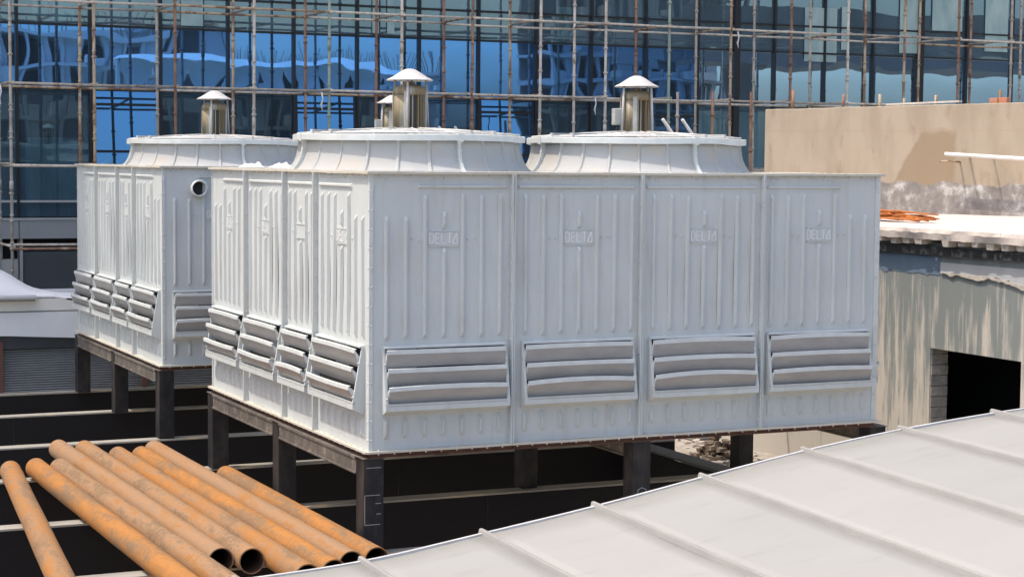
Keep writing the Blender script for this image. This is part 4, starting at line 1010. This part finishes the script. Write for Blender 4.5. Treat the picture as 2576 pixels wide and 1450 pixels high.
sb2 = MB()
for j in range(130): chunk(sb2, (7.1+rs.uniform(-.6,.8), 5.6+rs.uniform(-1.8,2.0), -1.31+rs.uniform(0,.02)), rs.uniform(.008,.05), rs)
tag(sb2.build('rubble', M['mortar']), 'scattered pale mortar rubble on the terrace under the tower', 'rubble', kind='stuff')
# crumpled white sheeting on the deck of the front tower
mb = MB()
for cx_, cy_, s_ in ((.30,4.72,.17),(.42,3.95,.19)):
    n1, n2 = 16, 10; i0 = len(mb.v)
    for b in range(n2+1):
        for a in range(n1+1):
            x = cx_+(b/n2-.5)*s_*1.4; y = cy_+(a/n1-.5)*.55
            e = max(0, 1-((a/n1-.5)*2)**2)*max(0, 1-((b/n2-.5)*2)**2)
            mb.v.append(Vector((x,y,2.622+e*(.02+.05*abs(noise.noise(Vector((x*14,y*11,s_*9))))*2.0)+.005)))
    for b in range(n2):
        for a in range(n1): mb.f.append([i0+b*(n1+1)+a, i0+b*(n1+1)+a+1, i0+(b+1)*(n1+1)+a+1, i0+(b+1)*(n1+1)+a]); mb.sm.append(False)
tag(mb.build('plastic_sheet', M['cloth'], recalc=False), 'crumpled white plastic sheeting lying on the roof edge of the front tower', 'plastic sheet')

# ================================================================= WHAT THE GLASS REFLECTS (behind the camera)
def frame_building(x0, x1, y, z1, floors, bays, lab, slope=0, bars=0, mt='farconc'):
    r_ = empty('unfinished_building', ((x0+x1)/2, y, -7), lab, 'building', 'unfinished concrete buildings across the site')
    sk = MB(); pn = MB(); h = (z1+7)/floors; bw = (x1-x0)/bays; q = random.Random(int(x0*7))
    for f in range(floors+1): sk.box((x0-.3,y-8,-7+f*h-.18),(x1+.3,y+.3,-7+f*h+.18))
    for b in range(bays+1): sk.box((x0+b*bw-.16,y-.5,-7),(x0+b*bw+.16,y,z1-.18))
    for f in range(floors):
        for b in range(bays):
            if q.random() < .45: pn.box((x0+b*bw+.22,y-.4,-7+f*h+.18),(x0+(b+q.choice([.4,.6,1]))*bw-.22,y-.2,-7+(f+1)*h-.18))
            if q.random() < .5: pn.box((x0+b*bw+.22,y-.05,-7+f*h+.18),(x0+(b+1)*bw-.22,y+.05,-7+f*h+1.1))
            if q.random() < .3: pn.box((x0+b*bw+bw*.3,y+.0,-7+f*h+.18),(x0+b*bw+bw*.8,y+1.0,-7+f*h+1.2))
    sk.build('concrete_frame', M[mt], r_, merge=False); pn.build('infill_wall', M[mt], r_, merge=False)
    bk = MB(); bk.box((x0,y-8.2,-7),(x1,y-7.9,z1)); bk.build('back_wall', M['fardark'], r_)
    if bars:
        bb = MB()
        for k in range(bars): xx = x0+(x1-x0)*(k+q.random()*.7)/bars; bb.tube([(xx,y-.4,z1),(xx+q.uniform(-.1,.1),y-.4,z1+q.uniform(.8,2.2))], .05, 4)
        bb.build('starter_bars', M['fardark'], r_)
frame_building(10, 32, -92, 12.6, 6, 13, 'wide unfinished concrete block facing the glass wall from across the site', bars=30)
frame_building(33, 42, -110, 14.6, 6, 4, 'stepped unfinished concrete block left of the low roofs across the site', bars=10)
frame_building(43, 68, -120, 12.2, 6, 16, 'lower unfinished block with many starter bars across the site', bars=70)
frame_building(71, 92, -100, 42, 17, 15, 'tall unfinished tower block across the site', mt='fargrey')
# white canopy
cn = empty('canopy', (26, -45, -7), 'long white canopy with curved hanging panels across the site', 'canopy')
mb = MB()
for k in range(9):
    x0 = 17.3+1.93*k; x1 = x0+1.93; n = 10
    for j in range(n):
        fa, fb = j/n, (j+1)/n; dz = lambda f: 7.9-2.4*abs(2*f-1)**.8*.0-(1.5*(1-abs(2*f-1))**.55)
        mb.hexa([(x0+(x1-x0)*fa,-45,dz(fa)-.0),(x0+(x1-x0)*fb,-45,dz(fb)),(x0+(x1-x0)*fb,-45.1,dz(fb)),(x0+(x1-x0)*fa,-45.1,dz(fa)),(x0+(x1-x0)*fa,-45,8.0),(x0+(x1-x0)*fb,-45,8.0),(x0+(x1-x0)*fb,-45.1,8.0),(x0+(x1-x0)*fa,-45.1,8.0)])
mb.build('hanging_panels', M['canopy'], cn, merge=False)
mb = MB(); mb.hexa([(17,-45.3,8.0),(34.8,-45.3,8.0),(34.8,-44.4,8.0),(17,-44.4,8.0),(17.3,-45.3,8.32),(34.5,-45.3,8.32),(34.5,-44.7,8.32),(17.3,-44.7,8.32)]); mb.build('roof_band', M['canopy'], cn)
mb = MB()
for k in range(0,10,3): mb.box((17.2+1.93*k,-45.2,-7),(17.4+1.93*k,-45,8))
mb.build('support_post', M['canopy'], cn, merge=False)
# made-up deck, added so the right panes mirror a dark band
fl = empty('reflection_deck', (80, -60, -7), 'made-up dark deck on round columns, added as a dark band in the glass', 'reflection_deck')
mb = MB(); mb.box((60,-68,10.3),(140,-60,13.2)); mb.box((60,-62,9.6),(62,-61,10.3)); mb.box((62,-60,10.2),(140,-59.8,14.2)); mb.build('deck', M['deck'], fl, merge=False)
mb = MB()
for k in range(4): mb.lathe((69+34*k,-64,-7), [(1.0,0),(1.0,16.6),(1.9,17.4)], 16)
mb.build('column', M['deck'], fl)
